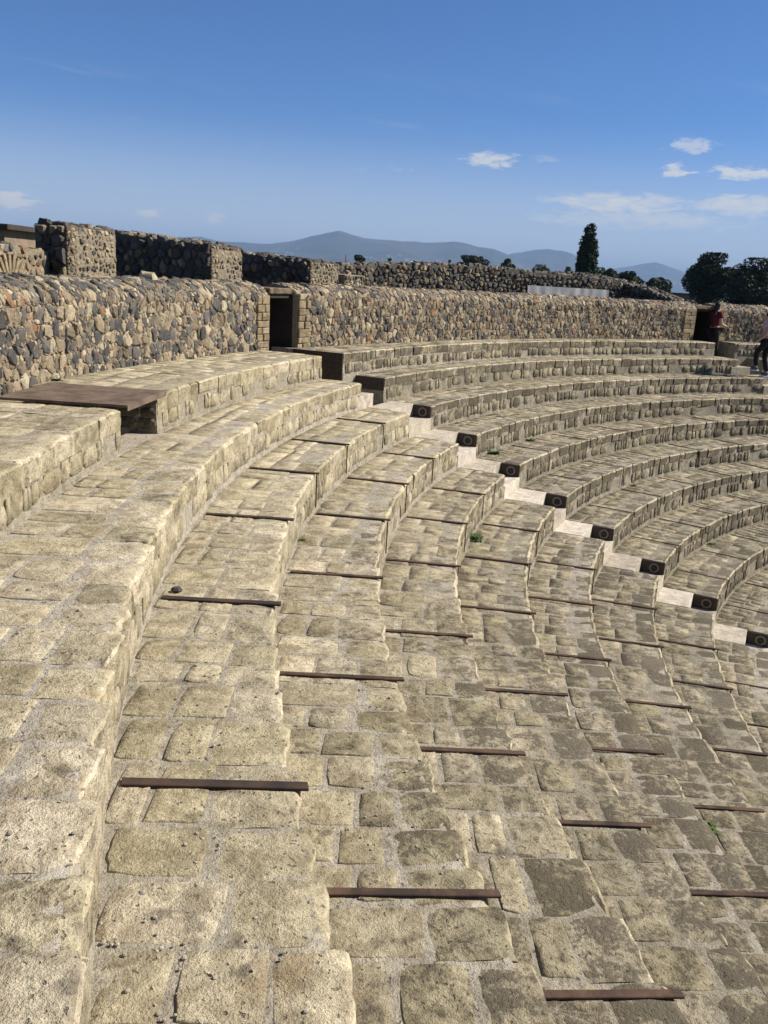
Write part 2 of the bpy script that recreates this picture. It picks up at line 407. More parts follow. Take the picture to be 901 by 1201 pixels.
# ------------------------------------------------------------------ seating tiers
ORD = ['topmost', 'second', 'third', 'fourth', 'fifth', 'sixth', 'seventh', 'eighth', 'ninth', 'tenth', 'eleventh', 'twelfth', 'thirteenth', 'fourteenth', 'fifteenth', 'lowest']
def inner(k, th):                                  # back line of tread k
    return RW(th) + .05 if k == 0 else RT(k - 1, th)
def bed(k, th0, th1, parent, fine):
    """core of one tier: mortar tread and riser, closed towards the fill behind"""
    step = .28 if fine else .7
    n = max(2, int(abs(th1 - th0) / step)); V, F = [], []
    z1 = zt(k + 1) if k < NT_ - 1 else ZC - 7.532
    nd = 9 if fine else 3
    for i in range(n + 1):
        th = th0 + (th1 - th0) * i / n; R0 = RT(k, th) + .012; R1 = inner(k, th) + .30
        row = [(R1, z1 - .25), (R1, zt(k) - .012)]
        for j in range(nd + 1):
            r_ = R1 - .02 - (R1 - .02 - R0 - .045) * j / nd; row.append((r_, zt(k) - (.0045 if r_ > R0 + .26 else .007)))
        row += [(R0 + .022, zt(k) - .03), (R0 + .008, zt(k) - .10), (R0 + .006, zt(k) - .19), (R0 + .004, z1 + .12), (R0 + .001, z1 + .05), (R0 - .006, z1 - .02), (R0 - .006, z1 - .25)]
        m = len(row)
        for q, (r, z) in enumerate(row):
            x, y, _ = pol(r, th, 0)
            if 2 < q < m - 1:
                d = mnoise.fractal(Vector((x * 5, y * 5, z * 5)), 1.0, 2.0, 3) * .006
                if q <= nd + 2: z += d * .35
                else: r += d * 1.3; x, y, _ = pol(r, th, 0)
            V.append((x, y, z))
    for i in range(n):
        for q in range(m - 1): F.append((i * m + q, i * m + q + 1, (i + 1) * m + q + 1, (i + 1) * m + q))
    F.append(tuple(range(m))); F.append(tuple(range(n * m, (n + 1) * m))[::-1])
    l = parent.location; V = [(v[0] - l[0], v[1] - l[1], v[2] - l[2]) for v in V]
    me = mesh('mortar_bed', V, F, MORT); fix_normals(me)
    me.polygons.foreach_set('use_smooth', [True] * len(me.polygons)); me.set_sharp_from_angle(angle=rad(50))
    return obj('mortar_bed', me, parent)
def shear(th): return .37 * max(0, min(1.25, (th - 178) / 12.0))      # the rows of blocks are not laid exactly radially there (degrees per metre)
def put_stone(me, parent, r, th, z, w_, d_, zs=1.0, tilt=(0, 0), rz=0.0, color=(.3, 1, 0, 1)):
    o = bpy.data.objects.new('stone', me); link(o, parent)
    o.location = rel(parent, pol(r, th, z)); o.scale = (w_, d_, zs)
    o.rotation_euler = (tilt[0], tilt[1], rad(th - 90) + rz); o.color = color
    return o
def put_face(me, parent, r, th, z, w_, h_, color):
    """a stone set in the riser: top of the shape turned towards the centre of the theatre"""
    o = bpy.data.objects.new('stone', me); link(o, parent)
    o.location = rel(parent, pol(r, th, z)); o.scale = (w_, h_, 1.0)
    o.rotation_euler = (math.pi / 2, random.uniform(-.04, .04), rad(th - 90)); o.color = color
    return o
def strip(k, th, parent, hw=.026):
    """iron bar laid across the tread and turned down over the riser"""
    Ra, Rb = RT(k, th) - .035, inner(k, th) - .03
    t = rad(th); er = Vector((math.cos(t), math.sin(t), 0)); et = Vector((-math.sin(t), math.cos(t), 0)); ez = Vector((0, 0, 1))
    sl_ = rad(shear(th)) * Ra; ea_ = (er - et * sl_).normalized()
    c = Vector(pol((Ra + Rb) / 2, th, zt(k) + .006))
    V, F = bevel_box_vf(c, et * hw, ea_ * ((Rb - Ra) / 2), ez * (.007 if hw > .015 else .005), .003)
    off = et * (sl_ * (Rb - Ra) / 2)
    if math.hypot(c.x, c.y) > 7.0:                          # thin edge of the same iron let into the riser
        V3, F3 = bevel_box_vf(Vector(pol(RT(k, th) - .010, th, zt(k) - .18)) + off, et * .0045, er * .006, ez * .17, .002)
        F += [tuple(i + len(V) for i in f) for f in F3]; V += V3
    o = wobj('iron_bar', V, F, RUST if k == 2 else RUST2, parent); fix_normals(o.data)
    return o
def tier(k, th0, th1, s0, s1, where, fine, lich, bars=(), group=None):
    """k: tier index from the top; body from th0 to th1, stones between s0 and s1 (degrees)"""
    mid = (max(th0, s0) + min(th1, s1)) / 2
    t = thing('seating_tier', where, 'stone seats', pol(RT(k, mid) + .3, mid, zt(k) - .4), group)
    b = bed(k, th0, th1, t, fine); b.color = (min(1, lich * .55), 1 - .22 * lich, 0, 1)
    rn = random.Random(1000 + 17 * k + int(th0)); th = s0
    vbase = 1.12 - .33 * lich
    near = fine and k <= 5
    while th < s1 - .25:
        R0 = RT(k, th)
        w_ = (rn.uniform(.22, .42) if k else rn.uniform(.20, .40)) if th1 > 200 or th1 < 120 or k == 0 and th1 > 165 else rn.choice((rn.uniform(.14, .30), rn.uniform(.25, .55)))
        dth = math.degrees(w_ / R0)
        if th + dth > s1: dth = s1 - th; w_ = rad(dth) * R0
        tm = th + dth / 2; R0 = RT(k, tm); R1 = inner(k, tm); D = R1 - R0
        jl = rn.uniform(.003, .010)
        dn = rn.uniform(.22, .36) if D > .6 else D * .5
        rest = D - dn; n = 1 if rest < .30 else (2 if rest < .75 else 3)
        if n == 2 and rn.random() < .25 and rest < .5: n = 1
        dist = math.hypot(*(a for a in pol(R0, tm, 0)[:2]))
        hi = dist < 7.5
        lc = lambda e=0: (max(0, min(1, lich + e + rn.uniform(-.15, .15))), vbase * rn.uniform(.84, 1.10), 0, 1)
        sh = shear(tm); rz_ = -math.atan(rad(sh) * R0); Rc = (R0 + R1) / 2
        # nose stone
        put_stone(rn.choice(NOSE_HI if hi else NOSE_LO), t, R0 + dn / 2 - .002 + rn.uniform(-.005, .005), tm + sh * (Rc - R0 - dn / 2), zt(k) + rn.uniform(-.002, .003), w_ - jl, dn - rn.uniform(.006, .02), rn.uniform(.92, 1.04) if hi else rn.uniform(.72, 1.12),
                  (rn.uniform(-.006, .006), rn.uniform(-.005, .005)), rn.uniform(-.010, .010) + rz_ * .6, lc(.08 if fine and k < 3 and th1 > 160 else .22))
        # tread stones behind it
        cut = sorted([0, 1] + ([] if n == 1 else ([rn.uniform(.36, .64)] if n == 2 else [rn.uniform(.27, .38), rn.uniform(.6, .72)])))
        split = near and n == 1 and w_ > .4 and rn.random() < .3
        for a, b_ in zip(cut, cut[1:]):
            da = (b_ - a) * rest; jr = rn.uniform(.004, .020) + (.012 if hi else 0); jt = rn.uniform(.004, .022) + (.010 if hi else 0)
            me = rn.choice(SLAB_HI if hi else SLAB_LO)
            sx = rn.choice((-1, 1)); rot = rn.choice((0, math.pi))
            put_stone(me, t, R0 + dn + (a + b_) / 2 * rest + rn.uniform(-.006, .006), tm + sh * (Rc - R0 - dn - (a + b_) / 2 * rest) + math.degrees(rn.uniform(-.006, .006) / R0), zt(k) + rn.uniform(-.0015, .0015), max(.08, w_ - jt), max(.06, da - jr), 1,
                      (rn.uniform(-.003, .003), rn.uniform(-.003, .003)), rot + rn.uniform(-.025, .025) + rz_, lc(-.05))
        th += dth
    # riser: a row of small upright stones under the nose, pale mortar at the foot
    th = s0
    zl = zt(k) - .172; z1 = zt(k + 1) if k < NT_ - 1 else ZC - 7.5
    while th < s1 - .2:
        w_ = rn.choice((rn.uniform(.07, .16), rn.uniform(.16, .38))); R0 = RT(k, th); dth = math.degrees(w_ / R0)
        if th + dth > s1: break
        hgt = rn.uniform(.15, .205) if k else rn.uniform(.13, .17)
        if rn.random() < (.92 if th1 > 200 else .80):
            put_face(rn.choice(FACE), t, RT(k, th + dth / 2) + rn.uniform(.001, .006), th + dth / 2, zl - .092 - rn.uniform(-.010, .010) + (.015 if k == 0 else 0), w_ - rn.uniform(.003, .012), hgt, (max(0, min(1, lich + .08 + rn.uniform(-.2, .2))), vbase * rn.uniform(.85, 1.05), 0, 1))
        th += dth
    if k == 0 and th0 > 159 and th1 < 176:  # gap-side stones, colour darkened to stand for shade beneath the plate
        z = zt(1) + .03
        while z < zt(0) - .06:
            hh = rn.uniform(.08, .12); r = RT(0, th1) + .02
            while r < RW(th1) - .1:
                ww = rn.uniform(.12, .26)
                o = put_face(rn.choice(FACE), t, r + ww / 2, th1 + .035, z + hh / 2, ww - .012, hh - .01, (rn.uniform(.8, 1), rn.uniform(.45, .75), 0, 1)); o.rotation_euler = (math.pi / 2, 0, rad(th1 + 180)); r += ww
            z += hh
    for a in bars: strip(k, a, t, (.025 if k == 2 else .021) if fine and th1 > 200 else .010)
    return t
BAR0 = [(104.4, .1), (110.1, .1), (115.8, .1), (121.5, .1), (127.2, .1), (132.9, .1), (138.6, .1), (144.3, .1), (150.0, .1), (162.6, .1), (168.0, .0), (173.1, .15), (178.45, .42), (184.2, .50), (190.2, .60), (196.2, .66)]
def bars(k, a, b):
    if k < 2: return []
    return [x + m * (k - 2) for (x, m) in BAR0 if a + .4 < x + m * (k - 2) < b - .3]

NEAR_MAX = [198, 202, 201, 200, 199, 198, 197, 194, 189, 184, 179, 176]
NEAR_LICH = [.26, .22, .25, .35, .46, .56, .64, .70, .72, .66, .66, .66]
FAR_MIN = [0, 0, 0, 0, 0, 0, 117, 121, 127, 136, 144, 150]
GN, GF, GB = 'tiers on the camera side of the stair', 'tiers between the two stairs', 'tiers beyond the far stair'
for k in range(NT_):
    lichn = NEAR_LICH[min(k, 11)]
    if k == 0:
        tier(0, TN[0], 174.85, TN[0], 174.8, 'topmost stone ledge under the rubble wall, between the near doorway and the rusty steel plate', True, lichn, (), GN)
        tier(0, 177.55, 236, 177.6, NEAR_MAX[0], 'topmost stone ledge running on past the rusty steel plate, away from the near doorway', True, lichn, (), GN)
    else:
        hi = NEAR_MAX[k] if k < 12 else 170
        tier(k, TN[k], 236, TN[k] + .02, hi, '%s curved stone seat row below the rubble wall, on the steel plate side' % ORD[k], k < 9, lichn, bars(k, TN[k], 204 if k < 10 else 180), GN)
    lo2 = TN[k] - S2; fm = max(lo2, FAR_MIN[k]) if k < 12 else 152
    lf = .56 + .02 * min(k, 8)
    tier(k, lo2, TF[k], fm, TF[k] - .02, '%s curved stone seat row below the rubble wall, between the two stairs' % ORD[k], k < 9, lf, bars(k, max(lo2, fm), TF[k]) if k > 3 else [], GF)
    tier(k, 60, TF[k] - S2, 106 if k < 4 else TF[k] - S2 - 1.0, TF[k] - S2, '%s curved stone seat row below the rubble wall, beyond the far stair' % ORD[k], False, .62, (), GB)

# ------------------------------------------------------------------ stairs
def stair(shift, label):
    t = thing('stone_stair', label, 'stair', pol(14, 156 - shift, 0))
    def step(r0, r1, k, z, thick):
        V = []; th_a, th_b = TN[k] - shift - .02, TF[k] - shift + .02
        n = 2
        a0, b0 = th_a, th_b
        P = []
        for r in (r0, r1):
            for th in (a0, b0): P.append((r, th))
        bev = .006
        top = [pol(r + (bev if r == r0 else -bev), th, z) for r, th in P]
        mid = [pol(r, th, z - bev) for r, th in P]; bot = [pol(r, th, z - thick) for r, th in P]
        V = top + mid + bot; q = (0, 1, 3, 2)
        F = [q] + [(q[i] + 4, q[(i + 1) % 4] + 4, q[(i + 1) % 4], q[i]) for i in range(4)] + [(q[i] + 8, q[(i + 1) % 4] + 8, q[(i + 1) % 4] + 4, q[i] + 4) for i in range(4)] + [(11, 8 + 1, 8, 10)]
        F[-1] = (8, 10, 11, 9)
        o = wobj('step', V, F, WHITE, t); fix_normals(o.data); o.color = (random.uniform(.25, .62), random.uniform(.88, 1.08), 0, 1)
    # landing inside the cut of the two top rows
    c = (TN[1] + TF[1]) / 2 - shift
    step(RT(1, c), 23.2, 0, zt(1) - .205, .3)
    for k in range(2, NT_ + 1):
        kk = min(k, NT_ - 1); c = (TN[kk] + TF[kk]) / 2 - shift
        Rb = RT(k - 1, c)
        if k == NT_: break
        Rf = RT(k, c); m = Rb - (Rb - Rf) * .56
        step(m, Rb + .01, kk, zt(k) + .002, .45); step(Rf, m + .001, kk, zt(k) - .2, .42)
    return t
stair(0, 'narrow pale limestone stair running down from the near doorway between the seat rows')
stair(S2, 'narrow stair running down from the far doorway where the two people are')

# dark panels painting shade onto the seat ends, with round step lamps, on the far side of the near stair
far_tiers = [o for o in COL.objects if o.get('group') == GF]
disc = []
def step_lamp(k, parent):
    th = TF[k] + .03; Rb, Rf = RT(k - 1, th), RT(k, th)
    t = rad(th); er = Vector((math.cos(t), math.sin(t), 0)); et = Vector((-math.sin(t), math.cos(t), 0)); ez = Vector((0, 0, 1))
    L = (Rb - Rf) * .56
    c = Vector(pol(Rf + L / 2 + .004, th, zt(k) - .108)) + et * .02
    V, F = bevel_box_vf(c, er * (L / 2), ez * .096, et * .012, .004)
    p = wobj('shade_panel', V, F, DARKM, parent); fix_normals(p.data)
    cc = Vector(pol(Rf + L * .34, th, zt(k) - .108)) + et * .033
    lamp = []
    def ringvf(r0, r1, hgt, n=20):
        V, F = [], []
        for i in range(n):
            a = 2 * math.pi * i / n; d = er * math.cos(a) + ez * math.sin(a)
            V += [tuple(cc + d * r0), tuple(cc + d * r0 + et * hgt), tuple(cc + d * r1 + et * hgt), tuple(cc + d * r1)]
        for i in range(n):
            j = (i + 1) % n
            for q in range(3): F.append((4 * i + q, 4 * i + q + 1, 4 * j + q + 1, 4 * j + q))
        return V, F
    V, F = ringvf(.052, .074, .014); r_ = wobj('step_lamp', V, F, RINGM, parent); fix_normals(r_.data)
    V, F = [], []
    n = 16
    for i in range(n):
        a = 2 * math.pi * i / n; V.append(tuple(cc + (er * math.cos(a) + ez * math.sin(a)) * .034 + et * .008))
    V.append(tuple(cc + et * .014))
    F = [(i, (i + 1) % n, n) for i in range(n)]
    l = wobj('lens', V, F, GLASSM, None)
    l.parent = r_; l.data.transform(Matrix.Translation(-parent.location)); fix_normals(l.data)
for k in range(2, 11): step_lamp(k, far_tiers[k])
for k in (0, 1):  # full-height dark panels, shade of the cut painted on the top two rows
    th = TF[k] + .03; t = rad(th); er = Vector((math.cos(t), math.sin(t), 0)); et = Vector((-math.sin(t), math.cos(t), 0)); Rb, Rf = (RW(th) - .06 if k == 0 else RT(0, th) - .02), RT(k, th)
    z1 = zt(1) - .2; V, F = bevel_box_vf(Vector(pol((Rb + Rf) / 2, th, (zt(k) + z1) / 2 - .004)) + et * .02, er * ((Rb - Rf) / 2), Vector((0, 0, (zt(k) - z1) / 2)), et * .012, .004)
    p = wobj('shade_panel', V, F, DARKM, far_tiers[k]); fix_normals(p.data)

# ------------------------------------------------------------------ rubble walls
def clip(poly, nx, ny, c):
    out = []
    for i in range(len(poly)):
        a, b = poly[i], poly[(i + 1) % len(poly)]
        da, db = a[0] * nx + a[1] * ny - c, b[0] * nx + b[1] * ny - c
        if da <= 0: out.append(a)
        if (da < 0 < db) or (db < 0 < da):
            t = da / (da - db); out.append((a[0] + (b[0] - a[0]) * t, a[1] + (b[1] - a[1]) * t))
    return out
def cells(U, Vv, size, rn, stretch=1.0):
    """irregular stones filling a U x V sheet: weighted cells round scattered points"""
    su, sv = size * stretch, size / stretch
    nu, nv = max(1, round(U / su)), max(1, round(Vv / sv)); du, dv = U / nu, Vv / nv
    S = {}
    for i in range(nu):
        for j in range(nv):
            S[(i, j)] = ((i + .5 + .5 * (j % 2) - .25 + rn.uniform(-.36, .36)) * du, (j + .5 + rn.uniform(-.36, .36)) * dv, rn.uniform(0, 1) ** 1.6 * (.62 * size) ** 2)
    for (i, j), (x, y, wt) in S.items():
        P = [(max(0, x - 2 * du), max(0, y - 2 * dv)), (min(U, x + 2 * du), max(0, y - 2 * dv)), (min(U, x + 2 * du), min(Vv, y + 2 * dv)), (max(0, x - 2 * du), min(Vv, y + 2 * dv))]
        for a in range(-2, 3):
            for b in range(-2, 3):
                if (a, b) == (0, 0) or (i + a, j + b) not in S: continue
                X, Y, w2 = S[(i + a, j + b)]; dx, dy = X - x, Y - y
                P = clip(P, 2 * dx, 2 * dy, X * X + Y * Y - x * x - y * y + wt - w2)
                if len(P) < 3: break
            if len(P) < 3: break
        if len(P) >= 3: yield P
def area(P): return .5 * abs(sum(P[i][0] * P[(i + 1) % len(P)][1] - P[(i + 1) % len(P)][0] * P[i][1] for i in range(len(P))))
def chaikin(P):
    Q = []
    for i in range(len(P)):
        a, b = P[i], P[(i + 1) % len(P)]
        Q.append((a[0] * .83 + b[0] * .17, a[1] * .83 + b[1] * .17)); Q.append((a[0] * .17 + b[0] * .83, a[1] * .17 + b[1] * .83))
    return Q
LAVA = [(.078, .073, .067), (.100, .093, .083), (.060, .056, .052), (.130, .117, .10)]
TAN = [(.265, .205, .13), (.21, .165, .108), (.30, .24, .16), (.175, .14, .095)]
CREAM = [(.37, .31, .21), (.32, .265, .18)]
RED = [(.235, .135, .07), (.21, .13, .08)]
def pick(rn, mixw):
    x = rn.random(); s = 0
    for wgt, pal in mixw:
        s += wgt
        if x < s: break
    c = rn.choice(pal); v = rn.uniform(.82, 1.18)
    return (c[0] * v, c[1] * v, c[2] * v)
def rubble(fmap, U, Vv, size, joint, proud, mixw, seed, stretch=1.0, keep=None, coarse=False, drop=0.0):
    """stones of one wall face; fmap(u, v, h) -> world point h metres in front of the face. Yields (verts, faces, tint, size)"""
    rn = random.Random(seed); res = []
    for P in cells(U, Vv, size, rn, stretch):
        a = area(P)
        if a < (size * .28) ** 2: continue
        cx_, cy_ = sum(p[0] for p in P) / len(P), sum(p[1] for p in P) / len(P)
        if keep and not keep(cx_, cy_): continue
        if drop and rn.random() < drop: continue
        rad_ = math.sqrt(a / math.pi); s = max(.45, 1 - joint / rad_) * rn.uniform(.86, 1.03)
        Q = [(cx_ + (x - cx_) * s, cy_ + (y - cy_) * s) for x, y in P]
        if not coarse: Q = [(cx_ + (x - cx_) * q_, cy_ + (y - cy_) * q_) for (x, y) in chaikin(Q) for q_ in (rn.uniform(.86, 1.05),)]
        n = len(Q); pr = proud * rn.uniform(.35, 1.25); tx, ty = rn.uniform(-.35, .35), rn.uniform(-.35, .35)
        V, F = [], []
        for (sc_, h) in ((1.03, -.035), (1.0, pr * .45), (.78, pr)):
            for (x, y) in Q:
                xx, yy = cx_ + (x - cx_) * sc_, cy_ + (y - cy_) * sc_
                hh = h if h < 0 else h + ((xx - cx_) * tx + (yy - cy_) * ty) * .5 + rn.uniform(-.30, .30) * pr
                V.append(fmap(xx, yy, hh))
        V.append(fmap(cx_, cy_, pr * rn.uniform(.95, 1.25)))
        for q in (0, 1):
            for i in range(n): F.append((q * n + i, q * n + (i + 1) % n, (q + 1) * n + (i + 1) % n, (q + 1) * n + i))
        for i in range(n): F.append((2 * n + i, 2 * n + (i + 1) % n, 3 * n))
        res.append((V, F, pick(rn, mixw), a))
    return res
def tint_mesh(name, parts, parent):
    V, F, T = [], [], []
    l = parent.location
    for (v, f, t, a) in parts:
        o = len(V); V += [(p[0] - l[0], p[1] - l[1], p[2] - l[2]) for p in v]; F += [tuple(i + o for i in q) for q in f]; T += [t] * len(v)
    me = mesh(name, V, F, RUB)
    at = me.color_attributes.new('tint', 'FLOAT_COLOR', 'POINT')
    at.data.foreach_set('color', [c for t in T for c in (t[0], t[1], t[2], 1.0)])
    me.polygons.foreach_set('use_smooth', [True] * len(me.polygons)); me.set_sharp_from_angle(angle=rad(27))
    return me
def seen_size(p):
    """how large a stone shows from the walkway where one stands"""
    c = Vector(p[0][-1]) - Vector((0, 0, ZC)); d = c.length
    inview = c.y > 0 and abs(c.x) < .56 * c.y
    return p[3] / d ** 2 * (1 if inview else .01)
def add_stones(parent, res, limit=295, chips=()):
    res = sorted(res, key=seen_size, reverse=True)
    for p in res[:limit]: obj('stone', tint_mesh('stone', [p], parent), parent)
    rest = list(res[limit:]) + list(chips)
    if rest: obj('small_stones', tint_mesh('small_stones', rest, parent), parent, None, 'stuff')
RINGMIX = [(.50, LAVA), (.38, TAN), (.10, CREAM), (.02, RED)]
CHIPMIX = [(.18, LAVA), (.56, TAN), (.22, CREAM), (.04, RED)]
zb = zt(0)                                              # foot of the ring wall
PROF = [(0, -.06), (0, .80), (.07, .89), (.24, .96), (.48, .98)]      # (set back, height) along the face and its rounded coping
PL = [0]
for (a, b), (c, d) in zip(PROF, PROF[1:]): PL.append(PL[-1] + math.hypot(c - a, d - b))
def prof_at(v):
    v = max(0, min(PL[-1], v))
    for i in range(len(PL) - 1):
        if v <= PL[i + 1] or i == len(PL) - 2:
            f = (v - PL[i]) / (PL[i + 1] - PL[i]); (a, b), (c, d) = PROF[i], PROF[i + 1]
            L = PL[i + 1] - PL[i]
            return a + (c - a) * f, b + (d - b) * f, -(d - b) / L, (c - a) / L      # setback, height, normal (setback, z)
def ring_wall(th0, th1, stones_to, label, seed, mixw, size):
    """curved rubble wall from th0 up to th1 degrees"""
    mid = (th0 + stones_to) / 2
    t = thing('rubble_wall', label, 'wall', pol(RW(mid), mid, zb - .1))
    Rm = 20.8
    def fmap(u, v, h):
        th = th0 + math.degrees(u / Rm); s, z, ns, nz = prof_at(v)
        wob = .02 * mnoise.noise(Vector((u * .8, 3, z)))
        zw = .035 * mnoise.noise(Vector((u * 1.1, seed, 0))) * max(0, z - .6) * 2
        return pol(RW(th) + s + ns * h + wob, th, zb + z + nz * h + zw)
    U = rad(th1 - th0) * Rm
    n = max(3, int(U / .25)); V, F = [], []
    m = len(PROF) + 3
    for i in range(n + 1):
        u = U * i / n; th = th0 + (th1 - th0) * i / n
        row = [fmap(u, PL[j], 0) for j in range(len(PROF))] + [pol(RW(th) + .60, th, zb + .93), pol(RW(th) + .62, th, zb - .6), pol(RW(th) + .02, th, zb - .6)]
        V += row
    for i in range(n):
        for j in range(m): F.append((i * m + j, i * m + (j + 1) % m, (i + 1) * m + (j + 1) % m, (i + 1) * m + j))
    F.append(tuple(range(m))); F.append(tuple(range(n * m, (n + 1) * m))[::-1])
    o = wobj('mortar_core', V, F, WMORT, t); fix_normals(o.data)
    Us = rad(min(th1, stones_to) - th0) * Rm
    return t, fmap, Us
def jamb_blocks(t, tha, thb, seed):
    """squared tuff blocks of a door jamb, laid in courses"""
    rn = random.Random(seed); z = zb - .42; n = 0
    while z < zb + .83:
        h = rn.uniform(.095, .135); h = min(h, zb + .85 - z)
        if h < .05: break
        cuts = [0, 1] if rn.random() < .45 else [0, rn.uniform(.35, .65), 1]
        for a, b in zip(cuts, cuts[1:]):
            a_, b_ = tha + (thb - tha) * a, tha + (thb - tha) * b; tm = (a_ + b_) / 2; L = abs(rad(b_ - a_)) * RW(tm)
            q = rad(tm); er = Vector((math.cos(q), math.sin(q), 0)); et = Vector((-math.sin(q), math.cos(q), 0))
            V, F = bevel_box_vf(Vector(pol(RW(tm) + .13 - rn.uniform(.004, .014), tm, z + h / 2)), et * (L / 2 - .003), er * .15, Vector((0, 0, h / 2 - .003)), .010)
            o = wobj('block', V, F, BLOCK, t); fix_normals(o.data); o.color = (rn.uniform(.05, .45), rn.uniform(.8, 1.25), 0, 1)
        z += h
# door openings (degrees): near one 157.75..159.65, far one 116.6..118.4
D1 = (157.75, 159.65); D2 = (116.5, 118.6)
w1, f1, U1 = ring_wall(D1[1], 215, 196, 'low rubble wall of dark lava and tan stones behind the rusty steel plate', 11, RINGMIX, .15)
def jkeep(lo, hi): return lambda u, v: lo < u < hi
JW = .36
res = rubble(f1, U1, PL[-1], .14, .004, .026, RINGMIX, 21, .90, lambda u, v: u > JW or v > .86, False, .10)
add_stones(w1, res, 295, rubble(f1, U1, PL[-1], .062, .003, .014, CHIPMIX, 121, 1.0, lambda u, v: u > JW or v > .86, True)); jamb_blocks(w1, D1[1] + .03, D1[1] + math.degrees(JW / 20.9), 31)
w2, f2, U2 = ring_wall(D2[1], D1[0], 158, 'long low rubble wall of brown and tan stones between the two dark doorways', 12, RINGMIX, .15)
res = rubble(f2, U2, PL[-1], .13, .004, .026, [(.32, LAVA), (.54, TAN), (.10, CREAM), (.04, RED)], 22, .93, lambda u, v: (JW < u < U2 - JW) or v > .86, False, .10)
add_stones(w2, res, 295, rubble(f2, U2, PL[-1], .066, .003, .014, CHIPMIX, 122, 1.0, lambda u, v: (JW < u < U2 - JW) or v > .86, True)); jamb_blocks(w2, D1[0] - .03, D1[0] - math.degrees(JW / 20.8), 32); jamb_blocks(w2, D2[1] + .03, D2[1] + math.degrees(.42 / 20.2), 33)
w3, f3, U3 = ring_wall(80, D2[0], D2[0], 'low rubble wall beyond the far doorway where a person in maroon stands', 13, RINGMIX, .15)
res = rubble(f3, U3, PL[-1], .135, .004, .026, [(.40, LAVA), (.40, TAN), (.12, CREAM), (.08, RED)], 23, .93, lambda u, v: (u < U3 - JW or v > .86) and u > 5, False, .10)
add_stones(w3, res, 295, rubble(f3, U3, PL[-1], .07, .003, .014, CHIPMIX, 123, 1.0, lambda u, v: (u < U3 - JW or v > .86) and u > 6, True)); jamb_blocks(w3, D2[0] - .03, D2[0] - math.degrees(JW / 20.2), 34)
def doorway(parent, a, b):
    """passage through the wall: lintel, side walls; roof and end wall added to keep the opening dark"""
    c = (a + b) / 2; q = rad(c); er = Vector((math.cos(q), math.sin(q), 0)); et = Vector((-math.sin(q), math.cos(q), 0)); ez = Vector((0, 0, 1)); hw = rad(b - a) * RW(c) / 2
    V, F = bevel_box_vf(Vector(pol(RW(c) + .30, c, zb + .875)), et * (hw + .03), er * .27, ez * .045, .012)
    o = wobj('lintel', V, F, BLOCK, parent); fix_normals(o.data); o.color = (.5, .8, 0, 1)
    V, F = [], []
    for (cc, x, y, z) in ((Vector(pol(RW(c) + 1.17, c, zb - .05)) + et * (hw + .05), et * .06, er * .90, ez * .87),
                          (Vector(pol(RW(c) + 1.045, c, zb - .05)) - et * (hw + .05), et * .06, er * 1.025, ez * .87),
                          (Vector(pol(RW(c) + 1.06, c, zb + .80)), et * (hw + .10), er * .99, ez * .03),
                          (Vector(pol(RW(c) + 2.02, c, zb + .08)), et * (hw + .015), er * .06, ez * .74)):
        v, f = box_vf(cc, x, y, z); F += [tuple(i + len(V) for i in q_) for q_ in f]; V += v
    o = wobj('passage', V, F, DARKST, parent)
    return o
doorway(w2, *D1); doorway(w3, *D2)

# ---- generic straight rubble wall (radial walls, closing wall) -----------------
def straight_wall(label, A, B, thick, zfoot, ztop, faces, seed, core, name='rubble_wall', group=None, limit=120):
    """A, B: plan points; the wall's thickness lies to the left of A->B. ztop(u) height along it. faces: list of (which, size, mixw, joint, proud)"""
    A, B = Vector((*A, 0)), Vector((*B, 0)); d = (B - A); L = d.length; d.normalize(); nrm = Vector((d.y, -d.x, 0))   # to the right of travel = seen side
    t = thing(name, label, 'wall', tuple((A + B) / 2 - nrm * thick / 2 + Vector((0, 0, zfoot))), group)
    n = max(3, int(L / .2)); V, F = [], []
    for i in range(n + 1):
        u = L * i / n; zz = ztop(u) + .03 * mnoise.noise(Vector((u * 2.3, seed, 0)))
        p = A + d * u
        for (off, z) in ((0, zfoot), (0, zz), (thick, zz + .01), (thick, zfoot)): q = p - nrm * off; V.append((q.x, q.y, z))
    for i in range(n):
        for j in range(4): F.append((i * 4 + j, i * 4 + (j + 1) % 4, (i + 1) * 4 + (j + 1) % 4, (i + 1) * 4 + j))
    F.append((0, 1, 2, 3)); F.append((n * 4 + 3, n * 4 + 2, n * 4 + 1, n * 4))
    o = wobj('mortar_core', V, F, core, t); fix_normals(o.data)
    allr = []
    Hm = max(ztop(L * i / 10) for i in range(11)) - zfoot
    for (which, size, mixw, joint, proud) in faces:
        if which == 'side': fm = lambda u, v, h: tuple(A + d * u + nrm * h + Vector((0, 0, zfoot + v))); U, H, kp = L, Hm, (lambda u, v: zfoot + v < ztop(u) - .02 and zfoot + v > zb - .1)
        elif which == 'enda': fm = lambda u, v, h: tuple(A - nrm * u - d * h + Vector((0, 0, zfoot + v))); U, H, kp = thick, ztop(0) - zfoot, (lambda u, v: zfoot + v > zb - .1)
        elif which == 'endb': fm = lambda u, v, h: tuple(B - nrm * (thick - u) + d * h + Vector((0, 0, zfoot + v))); U, H, kp = thick, ztop(L) - zfoot, (lambda u, v: zfoot + v > zb - .1)
        elif which == 'top': fm = lambda u, v, h: tuple(A + d * u - nrm * v + Vector((0, 0, ztop(u) + h))); U, H, kp = L, thick, None
        allr += rubble(fm, U, H, size, joint, proud, mixw, seed + len(allr), 1.15 if which != 'enda' else 1.0, kp)
    add_stones(t, allr, limit)
    return t, A, B, d, nrm
